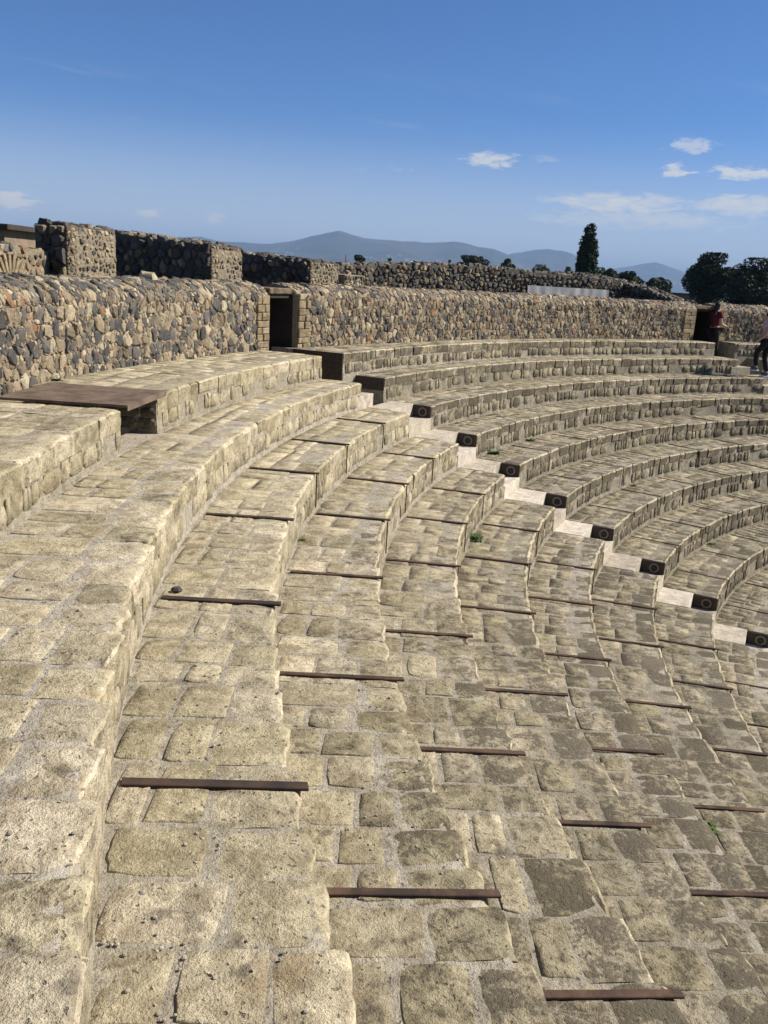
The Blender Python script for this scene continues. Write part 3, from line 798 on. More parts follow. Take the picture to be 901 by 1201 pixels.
DARKMIX = [(.66, [(.085, .077, .068), (.11, .10, .086), (.065, .059, .052)]), (.26, [(.18, .145, .10), (.21, .17, .115)]), (.04, TAN)]
PALEMIX = [(.22, LAVA), (.52, TAN), (.26, CREAM)]
GR = 'radial walls behind the rubble wall'
def quoins(t, A, d, nrm, z0, z1, seed, pal=(.33, .22, .14)):
    rn = random.Random(seed); z = z0
    while z < z1 - .03:
        h = rn.uniform(.045, .075); l = rn.uniform(.22, .38)
        c = A + d * (l / 2 - .012) - nrm * (.10 - .015) + Vector((0, 0, z + h / 2))
        V, F = bevel_box_vf(c, d * (l / 2), nrm * .10, Vector((0, 0, h / 2 - .006)), .006)
        o = wobj('brick', V, F, BLOCK, t); fix_normals(o.data); o.color = (rn.uniform(.3, .8), rn.uniform(.5, .9), 0, 1)
        z += h
zf = zt(1) - .25
for i, (a, b, top0, top1, ln, lab) in enumerate((
        (165.75, 162.85, .43, .44, .48, 'tallest radial wall of pale rubble with brick quoins, next to the brick arch'),
        (156.55, 154.2, .37, .55, 3.0, 'radial wall with a bright rubble end and protruding brick quoins, second past the brick arch'),
        (148.75, 146.3, .23, .38, 3.0, 'radial rubble wall with low broken bright end, behind the wall past the near doorway'))):
    A = pol(22.8, a, 0)[:2]; q = rad(a); B = (A[0] + math.cos(q) * ln, A[1] + math.sin(q) * ln)
    th_ = rad(a - b) * 22.8
    # travel A->B is outwards; seen side must face the walkway (towards growing angle)
    t_, A_, B_, d_, n_ = straight_wall(lab, B, A, th_, zf, (lambda u, t0=top0, t1=top1, L=ln: ZC + t1 + (t0 - t1) * u / L), [('side', .155, DARKMIX, .012, .06), ('endb', .085, PALEMIX, .012, .025), ('top', .2, DARKMIX, .015, .05)], 50 + i, PMORT if False else DMORT, 'radial_wall', GR)
    Bv = Vector((A[0], A[1], 0))
    quoins(t_, Bv, -d_, n_, ZC - .45, ZC + top0 - .02, 70 + i)
    # thin pale coat over the end face
    V, F = box_vf(Vector((A[0], A[1], (zf + ZC + top0) / 2 - .02)) - n_ * (th_ / 2) + d_ * .004, n_ * (th_ / 2 - .012), d_ * .006, Vector((0, 0, (ZC + top0 - zf) / 2 - .03)))
    wobj('pale_coat', V, F, PMORT, t_)
# low broken stub in front of the third radial wall
A = pol(22.7, 146.1, 0)[:2]; B = pol(22.9, 143.7, 0)[:2]
straight_wall('low sunlit rubble stub leaning against the third radial wall past the brick arch', A, B, .5, zf, lambda u: ZC + .02, [('side', .10, PALEMIX, .012, .03)], 61, PMORT, 'rubble_stub', None, 60)
# closing wall with relieving arch beside the tallest radial wall
A = pol(23.05, 178, 0)[:2]; B = pol(23.05, 165.9, 0)[:2]
wa, A_, B_, d_, n_ = straight_wall('low closing wall of warm orange rubble with a fan of brick voussoirs', A, B, .45, zf, lambda u: ZC + .12 - .03 * math.sin(u * 3), [('side', .10, [(.15, LAVA), (.45, TAN), (.15, CREAM), (.25, RED)], .014, .02), ('top', .16, DARKMIX, .012, .03)], 62, PMORT, 'arch_wall', None, 160)
L_ = (B_ - A_).length
ac = A_ + d_ * (L_ - .98) + Vector((0, 0, ZC - .40))
for i in range(9):
    a = rad(-58 + 116 * i / 8); dirv = d_ * math.sin(a) + Vector((0, 0, math.cos(a))); tv = d_ * math.cos(a) - Vector((0, 0, math.sin(a)))
    V, F = bevel_box_vf(ac + dirv * .29 + n_ * .02, dirv * .145, tv * .026, n_ * .035, .006)
    o = wobj('voussoir', V, F, BLOCK, wa); fix_normals(o.data); o.color = (.05, random.uniform(1.0, 1.3), 0, 1)
# outer ring wall, dark lava, far side
def outer_top(th): return ZC + lerp_tab([(104, -.3), (112, .15), (118, .38), (124, .42), (128, .48), (133, .40), (140, .23), (152, .22)], th)
to = thing('outer_wall', 'long dark lava rubble wall curving behind the white sheeting and the radial walls', 'wall', pol(25, 132, zf))
o0, o1 = 114.0, 152.0
V, F = [], []; n = 90
for i in range(n + 1):
    th = o0 + (o1 - o0) * i / n; zz = outer_top(th) + .03 * mnoise.noise(Vector((th * 1.3, 0, 0)))
    V += [pol(25, th, zf), pol(25, th, zz), pol(25.55, th, zz + .01), pol(25.55, th, zf)]
for i in range(n):
    for j in range(4): F.append((i * 4 + j, i * 4 + (j + 1) % 4, (i + 1) * 4 + (j + 1) % 4, (i + 1) * 4 + j))
F += [(0, 1, 2, 3), (n * 4 + 3, n * 4 + 2, n * 4 + 1, n * 4)]
o = wobj('mortar_core', V, F, DMORT, to); fix_normals(o.data)
Uo = rad(o1 - o0) * 25
tho = lambda u: o0 + math.degrees(u / 25)
BRN = [(.50, LAVA), (.34, [(.15, .122, .088), (.18, .148, .106)]), (.16, TAN)]
res = rubble(lambda u, v, h: pol(25 - h, tho(u), ZC - .55 + v), Uo, 1.15, .15, .012, .055, BRN, 81, 1.25, lambda u, v: ZC - .55 + v < outer_top(tho(u)) - .01)
res += rubble(lambda u, v, h: pol(25 + v, tho(u), outer_top(tho(u)) + h), Uo, .55, .20, .012, .06, [(.5, LAVA), (.5, [(.16, .135, .095), (.20, .165, .12)])], 82)
add_stones(to, res, 280)
# ruined radial wall falling away towards the far doorway
q = rad(114.6); A = pol(22.0, 114.6, 0)[:2]; B = (A[0] + math.cos(q) * 8.0, A[1] + math.sin(q) * 8.0)
ztop = lambda u: ZC + lerp_tab([(0, .52), (2.5, .48), (4.5, .30), (5.8, .12), (7.0, -.12), (8.0, -.34)], u)
straight_wall('ruined radial wall in shade, sloping down towards the far doorway beside the white sheeting', B, A, .6, zf, ztop, [('side', .155, DARKMIX, .012, .06), ('top', .17, [(.45, LAVA), (.55, [(.16, .135, .095), (.20, .165, .12)])], .012, .07)], 63, DMORT, 'ruined_wall', GR, 200)
# loose stone lying on the coping
Vx, Fx, _, _ = rubble(lambda u, v, h: (u, v, h), .3, .22, .3, .01, .1, [(1, CREAM)], 5)[0]
sb = thing('loose_stone', 'single pale loose stone lying on top of the rubble wall near the tallest radial wall', 'stone', pol(RW(166) + .42, 166.2, zb + .965))
c0 = Vx[-1]
ob = obj('rock', tint_mesh('rock', [([((x - c0[0]) * .8 + sb.location.x, (y - c0[1]) * .8 + sb.location.y, z * .9 + sb.location.z + .02) for x, y, z in Vx], Fx, CREAM[0], 1)], sb), sb)

# ------------------------------------------------------------------ white sheeting barrier
tb = thing('sheet_barrier', 'long white plastic sheeting stretched on posts behind the rubble wall', 'barrier', pol(23.0, 124, zf))
pa, pb = Vector(pol(23.0, 128.1, 0)), Vector(pol(23.0, 120.2, 0)); V, F = [], []
n = 60; nz = 6
for i in range(n + 1):
    p = pa.lerp(pb, i / n); dn = Vector((CX - p.x, CY - p.y, 0)).normalized()
    for j in range(nz + 1):
        z = ZC - 1.0 + 1.03 * j / nz
        of = .005 * math.sin(i * .9 + j * .5) + .015 * mnoise.noise(Vector((i * .25, j * .5, 4)))
        V.append((p.x + dn.x * of, p.y + dn.y * of, z))
for i in range(n):
    for j in range(nz): a = i * (nz + 1) + j; F.append((a, a + nz + 1, a + nz + 2, a + 1))
SHEET = plain('white_sheeting', (.33, .33, .325), .6, 0, (.25, .25, .245), 3)
so = wobj('sheet', V, F, SHEET, tb); md = so.modifiers.new('thick', 'SOLIDIFY'); md.thickness = .006
for i in range(4):
    p = pa.lerp(pb, i / 3); dn = Vector((CX - p.x, CY - p.y, 0)).normalized() * -.05
    V, F = tube_vf([(p.x + dn.x, p.y + dn.y, zf), (p.x + dn.x, p.y + dn.y, ZC + .045)], [.02, .02]); wobj('post', V, F, RUST, tb, rad(60))

# ------------------------------------------------------------------ rusty plate over the gap
tp = thing('steel_plate', 'rusty brown chequered steel plate bridging a gap in the topmost ledge', 'metal plate', pol(20.6, 176.2, zb + .01))
a0, a1 = 174.72, 177.62
def plate_pts(z):
    return [pol(RT(0, a0) - .05, a0, z), pol(RT(0, a1) - .05, a1, z), pol(RW(a1) - .24, a1, z), pol(RW(a0) - .18, a0, z)]
V = plate_pts(zb + .034) + plate_pts(zb + .012)
F = [(0, 1, 2, 3), (7, 6, 5, 4), (0, 4, 5, 1), (1, 5, 6, 2), (2, 6, 7, 3), (3, 7, 4, 0)]
o = wobj('plate', V, F, PLATE, tp); fix_normals(o.data)
# raised lozenges of the chequer pattern
V, F = [], []
c0, e1 = Vector(pol(RT(0, a0) - .05, a0, zb + .034)), Vector(pol(RT(0, a1) - .05, a1, zb + .034)); e2 = Vector(pol(RW(a0) - .24, a0, zb + .034))
X, Y = e1 - c0, e2 - c0; nx, ny = 34, 44
for i in range(1, nx):
    for j in range(1, ny):
        c = c0 + X * (i / nx) + Y * (j / ny); s = 1 if (i + j) % 2 else -1
        u = (X.normalized() + Y.normalized() * s).normalized() * .013; v = (X.normalized() * -s + Y.normalized()).normalized() * .0045
        o_ = len(V); V += [tuple(c - u), tuple(c + v), tuple(c + u), tuple(c - v), tuple(c + Vector((0, 0, .003)))]
        F += [(o_, o_ + 1, o_ + 4), (o_ + 1, o_ + 2, o_ + 4), (o_ + 2, o_ + 3, o_ + 4), (o_ + 3, o_, o_ + 4)]
o = wobj('tread_pattern', V, F, PLATE, tp, None, 'stuff'); fix_normals(o.data)
p0, p1 = Vector(pol(RT(0, a0) - .055, a0, 0)), Vector(pol(RT(0, a1) - .055, a1, 0)); dd = (p1 - p0); L = dd.length; dd.normalize(); nn = Vector((-dd.y, dd.x, 0))
V, F = bevel_box_vf((p0 + p1) / 2 + Vector((0, 0, zb + .008)), dd * (L / 2), nn * .005, Vector((0, 0, .024)), .002)
o = wobj('flange', V, F, PLATE, tp); fix_normals(o.data)

# ------------------------------------------------------------------ trees
def azp(az, dist): return (dist * math.sin(rad(az)), dist * math.cos(rad(az)))
def gz(r):
    return ZC - .75 - 2.2 * min(1, max(0, (r - 70) / 150.0)) - 3.0 * min(1, max(0, (r - 300) / 1500.0))
def leaf_cloud(n, sample, size, rn):
    V, F = [], []
    for _ in range(n):
        p, s = sample(); s *= size * rn.uniform(.6, 1.4)
        a = Vector((rn.gauss(0, 1), rn.gauss(0, 1), rn.gauss(0, .7))).normalized(); b = a.cross(Vector((rn.gauss(0, 1), rn.gauss(0, 1), rn.gauss(0, 1)))).normalized()
        o = len(V); p = Vector(p)
        V += [tuple(p - a * s), tuple(p + b * s * .45), tuple(p + a * s), tuple(p - b * s * .45)]; F.append((o, o + 1, o + 2, o + 3))
    return V, F
def lumps(rn, n, rx, ry, z0, z1, shape):
    L = []
    for _ in range(n):
        for _ in range(50):
            x, y, z = rn.uniform(-1, 1), rn.uniform(-1, 1), rn.uniform(0, 1)
            if x * x + y * y < shape(z) ** 2: break
        L.append((x * rx, y * ry, z0 + z * (z1 - z0), rn.uniform(.16, .30)))
    return L
def tree(name, label, az, dist, top, half_w, foot, n, leaf, shape, mat, seed, group=None, nl=26, lump=.34):
    """trunk with limbs and a crown of leaf tufts gathered in clumps. top: height over eye level; foot: height of crown base over eye level"""
    rn = random.Random(seed); x, y = azp(az, dist); zg = gz(dist) - .15
    t = thing(name, label, 'tree', (x, y, zg), group)
    H0, H1 = ZC + foot - zg, ZC + top - zg
    LL = lumps(rn, nl, half_w * .80, half_w * .80, H0 + (H1 - H0) * .10, H0 + (H1 - H0) * .93, shape)
    def sample():
        cx_, cy_, cz, s = rn.choice(LL); s *= half_w * lump / .23
        while True:
            d = Vector((rn.uniform(-1, 1), rn.uniform(-1, 1), rn.uniform(-1, 1)))
            if d.length < 1: break
        d = d.normalized() * (d.length ** .4)
        z = cz + d.z * s * .8
        return (cx_ + d.x * s, cy_ + d.y * s, min(H1, max(H0 * .96, z))), 1.0
    V, F = leaf_cloud(n, sample, leaf, rn)
    obj('crown', mesh('crown', V, F, mat), t)
    r0 = max(.06, half_w * .07)
    V, F = tube_vf([(0, 0, 0), (rn.uniform(-.1, .1), rn.uniform(-.1, .1), H0 * .6), (0, 0, H0 + (H1 - H0) * .55)], [r0 * 1.3, r0, r0 * .4], 8)
    for i in range(5):
        l = LL[i]; v, f = tube_vf([(0, 0, H0 * .75 + .05 * i), (l[0] * .5, l[1] * .5, (H0 + l[2]) / 2), (l[0] * .9, l[1] * .9, l[2])], [r0 * .5, r0 * .35, r0 * .15], 5); F += [tuple(q + len(V) for q in ff) for ff in f]; V += v
    obj('trunk', mesh('trunk', V, F, BARK, rad(60)), t)
    return t
ball = lambda z: math.sqrt(max(.05, 1 - (2 * z - 1) ** 2)) * .95 + .05
dome = lambda z: math.sqrt(max(.04, 1 - z * z))
flat = lambda z: .95 - .25 * z
colm = lambda z: max(.10, (1 - z ** 2.4) * (.62 + .5 * min(1, z * 3)))
tree('cypress_tree', 'tall dark pointed cypress rising over the white sheeting', 11.72, 110, 8.0, 1.42, .0, 26000, .12, lambda z: 1.0 if z < .5 else max(.22, 1 - 1.5 * (z - .5) ** 1.25), LEAF_D, 1, None, 1100, .15)
tree('evergreen_tree', 'large dark round evergreen tree behind the far doorway', 18.95, 130, 5.7, 3.55, -1.2, 15000, .22, ball, LEAF_D, 2, None, 44)
tree('evergreen_tree', 'broad dark evergreen tree next to the large round evergreen', 21.55, 126, 5.1, 4.1, -1.2, 17000, .22, dome, LEAF_D, 3, None, 50)
tree('evergreen_tree', 'dark evergreen tree at the end of the group behind the far doorway', 25.2, 128, 5.3, 4.6, -1.2, 14000, .22, dome, LEAF_D, 4, None, 44)
tree('round_tree', 'small round dark tree alone beside the bare grey tree', -2.55, 200, 5.1, 1.5, 1.0, 2600, .22, ball, LEAF_D, 5, None, 14)
tree('small_cypress', 'short dark cypress with blunt top, nearest to the small round tree', -.55, 200, 5.1, .72, 1.0, 1600, .18, colm, LEAF_D, 6, 'short cypresses above the outer wall', 22, .3)
tree('small_cypress', 'short slim dark cypress, nearest to the long flat-topped pine', 1.05, 205, 5.7, .7, 1.0, 1600, .18, colm, LEAF_D, 7, 'short cypresses above the outer wall', 22, .3)
tree('small_cypress', 'short dark cypress standing at the end of the flat-topped pine', 3.25, 208, 5.6, .7, 1.0, 1600, .2, colm, LEAF_D, 8, 'short cypresses above the outer wall', 22, .3)
tree('stone_pine', 'long flat-topped pine crown left above the outer wall', 4.75, 215, 6.15, 4.6, 3.4, 6000, .26, flat, LEAF_M, 9, 'pines beyond the walls', 40, .2)
tree('round_tree', 'domed green tree next to the long flat-topped pine', 6.95, 205, 5.9, 2.2, 1.0, 5000, .24, ball, LEAF_M, 10, None, 26)
PL_ = ['low spreading pine next to the domed green tree', 'low dark pine behind the tall cypress', 'low spreading pine just past the tall cypress', 'sloping pine crown between the tall cypress and the brown roof',
       'small pine crown above the brown roof']
for i, (az, d, tp_, hw) in enumerate(((8.9, 215, 5.0, 4.0), (10.7, 220, 5.0, 3.6), (12.9, 170, 4.1, 3.0), (14.4, 175, 3.7, 3.4), (16.2, 180, 3.0, 3.4))):
    tree('stone_pine', PL_[i], az, d, tp_, hw, 0.2, 5200, .26, dome, LEAF_M, 20 + i, 'pines beyond the walls', 34, .26)
# bare tree
rn = random.Random(44); x, y = azp(-3.35, 190); zg = gz(190)
tt = thing('bare_tree', 'thin leafless grey tree standing beside the small round dark tree', 'tree', (x, y, zg))
V, F = tube_vf([(0, 0, 0), (.05, 0, 3), (0, 0, 6.6)], [.12, .09, .03], 6)
obj('trunk', mesh('trunk', V, F, BARK, rad(60)), tt)
V, F = [], []
for i in range(46):
    z = rn.uniform(3.2, 6.6); a = rn.uniform(0, 6.28); l = rn.uniform(.25, .6) * (1.25 - (z - 3.2) / 4.5)
    v, f = tube_vf([(0, 0, z), (math.cos(a) * l * .5, math.sin(a) * l * .5, z + l * .6), (math.cos(a) * l, math.sin(a) * l, z + l * 1.5)], [.03, .022, .012], 4); F += [tuple(q + len(V) for q in ff) for ff in f]; V += v
TWIG = plain('grey_twigs', (.16, .14, .125), .9)
obj('branches', mesh('branches', V, F, TWIG), tt)

# ------------------------------------------------------------------ far buildings
def house(label, c, yaw, lx, ly, h, z0, wallm, roofm, wins, seed):
    t = thing('building', label, 'building', (c[0], c[1], z0))
    t.rotation_euler = (0, 0, yaw)
    V, F = box_vf((0, 0, h / 2), (lx / 2, 0, 0), (0, ly / 2, 0), (0, 0, h / 2)); obj('wall', mesh('wall', V, F, wallm), t)
    V, F = bevel_box_vf((0, 0, h + .12), (lx / 2 + .35, 0, 0), (0, ly / 2 + .35, 0), (0, 0, .12), .03); me = mesh('roof', V, F, roofm); fix_normals(me); obj('roof', me, t)
    for (wx, wz, ww, wh) in wins:
        V, F = bevel_box_vf((wx, -ly / 2 - .02, wz), (ww / 2, 0, 0), (0, .05, 0), (0, 0, wh / 2), .02); me = mesh('window', V, F, GLASSM); fix_normals(me); f_ = obj('window', me, t)
    return t
WOODD = plain('dark_timber', (.030, .024, .020), .8, 0, (.05, .04, .032), 3)
OCHW = plain('ochre_plaster', (.22, .165, .115), .9, 0, (.16, .12, .085), 1.5)
BRNR = plain('brown_roof', (.10, .07, .05), .85, 0, (.07, .05, .038), 2)
x, y = -20.6, 39.5
house('low dark flat-roofed shed behind the brick arch wall', (x, y), rad(-4), 9.0, 4, 1.98, ZC - .95, OCHW, WOODD, [(-2.6, 1.62, 1.0, .45), (.2, 1.62, 1.6, .45), (2.6, 1.62, 1.6, .45)], 1)
x, y = azp(17.0, 160)
house('long low brown-roofed building in front of the dark evergreens', (x, y), rad(-17), 9, 6, 2.3, gz(160) - .1, OCHW, BRNR, [(-2.5, 1.3, 1, .8), (0, 1.3, 1, .8), (2.5, 1.3, 1, .8)], 2)

# ------------------------------------------------------------------ mountains
def mountain_mat():
    m, k, b = newmat('mountain_slopes')
    P = k.n('ShaderNodeNewGeometry').outputs['Position']
    c = k.mix(k.rng(k.noise(P, .0016, 8, .65), .40, .62), (.022, .032, .020), (.060, .055, .040))
    # scattered pale villages on the lower slopes
    v = k.n('ShaderNodeTexVoronoi'); v.inputs['Scale'].default_value = .012; k.put(v.inputs['Vector'], P)
    sep_ = k.n('ShaderNodeSeparateXYZ'); k.put(sep_.inputs[0], P)
    town = k.math('MULTIPLY', k.rng(v.outputs['Distance'], .26, .16), k.rng(k.noise(P, .0007, 3, .6), .50, .60))
    town = k.math('MULTIPLY', town, k.rng(sep_.outputs[2], 330, 120))
    c = k.mix(town, c, (.75, .70, .62))
    k.put(b.inputs['Base Color'], c); b.inputs['Roughness'].default_value = .95
    return m
MTN = mountain_mat()
def mountain(name, dist, depth, tab, seed, amp):
    """ridge given as (azimuth deg, height deg) from the theatre, built as a solid slope in front of and behind the crest"""
    V, F = [], []; az0, az1 = tab[0][0], tab[-1][0]; n = int((az1 - az0) / .12); nd = 22
    for i in range(n + 1):
        az = az0 + (az1 - az0) * i / n; el = lerp_tab(tab, az)
        H = dist * math.tan(rad(max(el, 0.0)))
        for j in range(nd + 1):
            f = -1 + 2 * j / nd; r = dist + f * depth; x, y = azp(az, r)
            p = Vector((x / 1500.0, y / 1500.0, seed)); rid = 1 - abs(mnoise.noise(p * 1.7))
            prof = (1 - abs(f)) ** 1.15
            z = H * prof * (1 + amp * (rid - .75) * (abs(f) * 2.2)) + mnoise.fractal(p * 6, 1.0, 2.0, 4) * H * .022
            V.append((x, y, ZC - 6 + max(-20, z)))
    for i in range(n):
        for j in range(nd): a = i * (nd + 1) + j; F.append((a, a + 1, a + nd + 2, a + nd + 1))
    me = mesh(name, V, F, MTN); fix_normals(me)
    me.polygons.foreach_set('use_smooth', [True] * len(me.polygons))
    o = obj(name, me); o['kind'] = 'structure'
    return o
mountain('mountain', 11000, 4200, [(-48, .9), (-42, 1.3), (-36, 1.0), (-30, 1.2), (-24, .9), (-18, 1.2), (-15.5, 1.55), (-13.6, 1.76), (-12.4, 1.84), (-11.3, 1.66), (-9, 1.66), (-8, 1.74), (-6.9, 1.90), (-5.6, 2.28), (-4.7, 2.55), (-3.9, 2.74), (-3.2, 2.60), (-2.4, 2.42), (-1, 2.33), (1.1, 2.33), (2.4, 2.36), (3.4, 2.50), (4.2, 2.42), (5.0, 2.24), (6.0, 2.18), (6.8, 1.9), (8, 1.3), (9.5, .8), (12, .3), (15, 0)], 3.0, .5)
mountain('mountain', 13500, 4000, [(4.5, .2), (6, 1.5), (7.0, 1.95), (7.8, 2.10), (8.5, 2.28), (9.2, 2.36), (10.0, 2.26), (10.7, 2.16), (11.3, 1.9), (12.2, 1.4), (13.4, .7), (15.5, .2)], 7.0, .4)
mountain('mountain', 16500, 4500, [(10.5, .3), (12, 1.1), (13.4, 1.35), (14.2, 1.52), (15.0, 1.72), (15.8, 1.87), (16.4, 1.74), (17.2, 1.46), (18.2, 1.22), (20, 1.0), (24, 1.1), (29, .8), (34, 1.2), (40, .9), (48, .8)], 11.0, .4)

# ------------------------------------------------------------------ weeds, pebbles
def weed(r, th, k, size, label, seed, n=70):
    rn = random.Random(seed); t = thing('weed', label, 'plant', pol(r, th, zt(k) - .004), 'weeds in the joints of the seats')
    V, F = [], []
    for i in range(n):
        a = rn.uniform(0, 6.28); l = rn.uniform(.3, 1) * size; up = rn.uniform(.15, .9)
        d = Vector((math.cos(a), math.sin(a), up)).normalized(); b_ = Vector((-math.sin(a), math.cos(a), 0)) * size * rn.uniform(.07, .15)
        p0 = Vector((rn.gauss(0, .22) * size, rn.gauss(0, .22) * size, 0)); p1 = p0 + d * l * .6; p2 = p0 + d * l + Vector((0, 0, -.18 * l))
        o = len(V); V += [tuple(p0 - b_ * .3), tuple(p0 + b_ * .3), tuple(p1 + b_), tuple(p1 - b_), tuple(p2)]; F += [(o, o + 1, o + 2, o + 3), (o + 3, o + 2, o + 4)]
    obj('leaves', mesh('leaves', V, F, LEAF_W), t)
    V, F = tube_vf([(0, 0, -.01), (0, 0, size * .25), (.01, 0, size * .5)], [.004, .003, .002], 5); obj('stem', mesh('stem', V, F, LEAF_W), t)
def px_weed(r, th, k, s, lab, sd): weed(r, th, k, s, lab, sd)
weed(RT(4, 165.4) - .05, 165.4, 5, .17, 'bright green weed tuft at the foot of the fifth row on the steel plate side', 1)
weed(RT(3, 153.2) - .08, 153.2, 4, .15, 'green weed tuft at the foot of the fourth row, beside a step lamp', 2)
weed(RT(3, 147.7) - .06, 147.7, 4, .11, 'low green weed further along the foot of the fourth row beyond the pale stair', 3)
weed(15.14, 181.6, 7, .12, 'flat dark weed on the eighth row near an iron bar', 4)
weed(RT(5, 143) - .06, 143, 6, .08, 'tiny green weed at the foot of the sixth row between the stairs', 5)
weed(RT(2, 152.9) - .06, 152.9, 3, .06, 'very small weed at the foot of the third row beyond the pale stair', 6)
weed(RT(7, 142.9) - .05, 142.9, 8, .09, 'tiny weed at the foot of the eighth row beyond the pale stair', 7)
weed(RT(2, 176.1) - .03, 176.1, 3, .05, 'tiny weed under the third row where an iron bar meets the riser', 8)
weed(RW(173.7) - .06, 173.7, 0, .08, 'small weed at the foot of the rubble wall beside the rusty steel plate', 9)
weed(RW(165.6) - .06, 165.6, 0, .06, 'tiny weed at the foot of the rubble wall nearest the near doorway', 10)
PEB = plain('pebble_stone', (.20, .18, .15), .9, 0, (.36, .32, .25), 30)
def pebble_vf(c, s, rn):
    V, F = [], []; n = 6
    ph = [rn.uniform(.7, 1.2) for _ in range(n)]
    for (sc_, z) in ((.8, -.1), (1, .3), (.6, .7)):
        for i in range(n): a = 2 * math.pi * i / n; V.append((c[0] + math.cos(a) * s * sc_ * ph[i], c[1] + math.sin(a) * s * sc_ * ph[i], c[2] + z * s))
    for q in (0, 1):
        for i in range(n): F.append((q * n + i, q * n + (i + 1) % n, (q + 1) * n + (i + 1) % n, (q + 1) * n + i))
    F.append(tuple(range(2 * n, 3 * n)))
    return V, F
rn = random.Random(9); V, F = [], []
for (k, r, th, sr, n) in ((2, 18.75, 193.6, .10, 26), (2, 18.78, 192.6, .09, 14), (2, 18.62, 191.2, .10, 12), (2, 18.98, 192.6, .05, 14), (2, 18.5, 193, .14, 14), (2, 18.7, 189.3, .12, 12), (1, 19.2, 193.2, .25, 14), (2, 18.6, 188, .3, 16), (3, 17.8, 190, .3, 30), (1, 19.3, 188, .3, 16), (3, 17.9, 185, .3, 16)):
    for _ in range(n):
        s = rn.uniform(.0025, .009) * (1.4 if rn.random() < .12 else 1); p = pol(r + rn.gauss(0, sr * .6), th + rn.gauss(0, sr * 3), zt(k) + .001)
        v, f = pebble_vf(p, s, rn); F += [tuple(q + len(V) for q in ff) for ff in f]; V += v
o = wobj('gravel', V, F, PEB); o['kind'] = 'stuff'; tag(o, 'fine gravel and grit scattered on the stone treads', 'gravel'); fix_normals(o.data)
rk = thing('small_rock', 'small dark rock lying beside an iron bar on the third seat row', 'stone', pol(19.02, 183.75, zt(2) + .0))
v, f = pebble_vf((0, 0, .004), .034, random.Random(5)); me = mesh('rock', v, f, plain('dark_rock', (.05, .045, .04), .9)); fix_normals(me); obj('rock', me, rk)

# ------------------------------------------------------------------ people
SKIN = plain('skin', (.42, .26, .19), .55); HAIR = plain('dark_hair', (.018, .013, .010), .5)
MAROON = plain('maroon_knit', (.085, .014, .020), .85); PINK = plain('pink_cotton', (.52, .34, .36), .85); BLACKC = plain('dark_trousers', (.012, .012, .015), .85)
SHOEB = plain('blue_shoe', (.06, .09, .16), .7); SOLE = plain('white_sole', (.7, .7, .68), .6); BAGM = plain('black_bag', (.01, .01, .01), .6)
def skin(name, verts, edges, radii, mat, parent, root=0, sub=2):
    me = bpy.data.meshes.new(name); me.from_pydata(verts, edges, []); me.update(); me.materials.append(mat)
    o = obj(name, me, parent); o.modifiers.new('skin', 'SKIN')
    if not me.skin_vertices: 
        raise RuntimeError('no skin layer')
    for i, r in enumerate(radii):
        sv = me.skin_vertices[0].data[i]; sv.radius = (r, r) if isinstance(r, (int, float)) else r; sv.use_root = (i == root)
    o.modifiers['skin'].use_smooth_shade = True
    s = o.modifiers.new('sub', 'SUBSURF'); s.levels = s.render_levels = sub
    return o
def chain(o, pts, rads):
    """skin chain"""
    return pts, [(i, i + 1) for i in range(len(pts) - 1)], rads
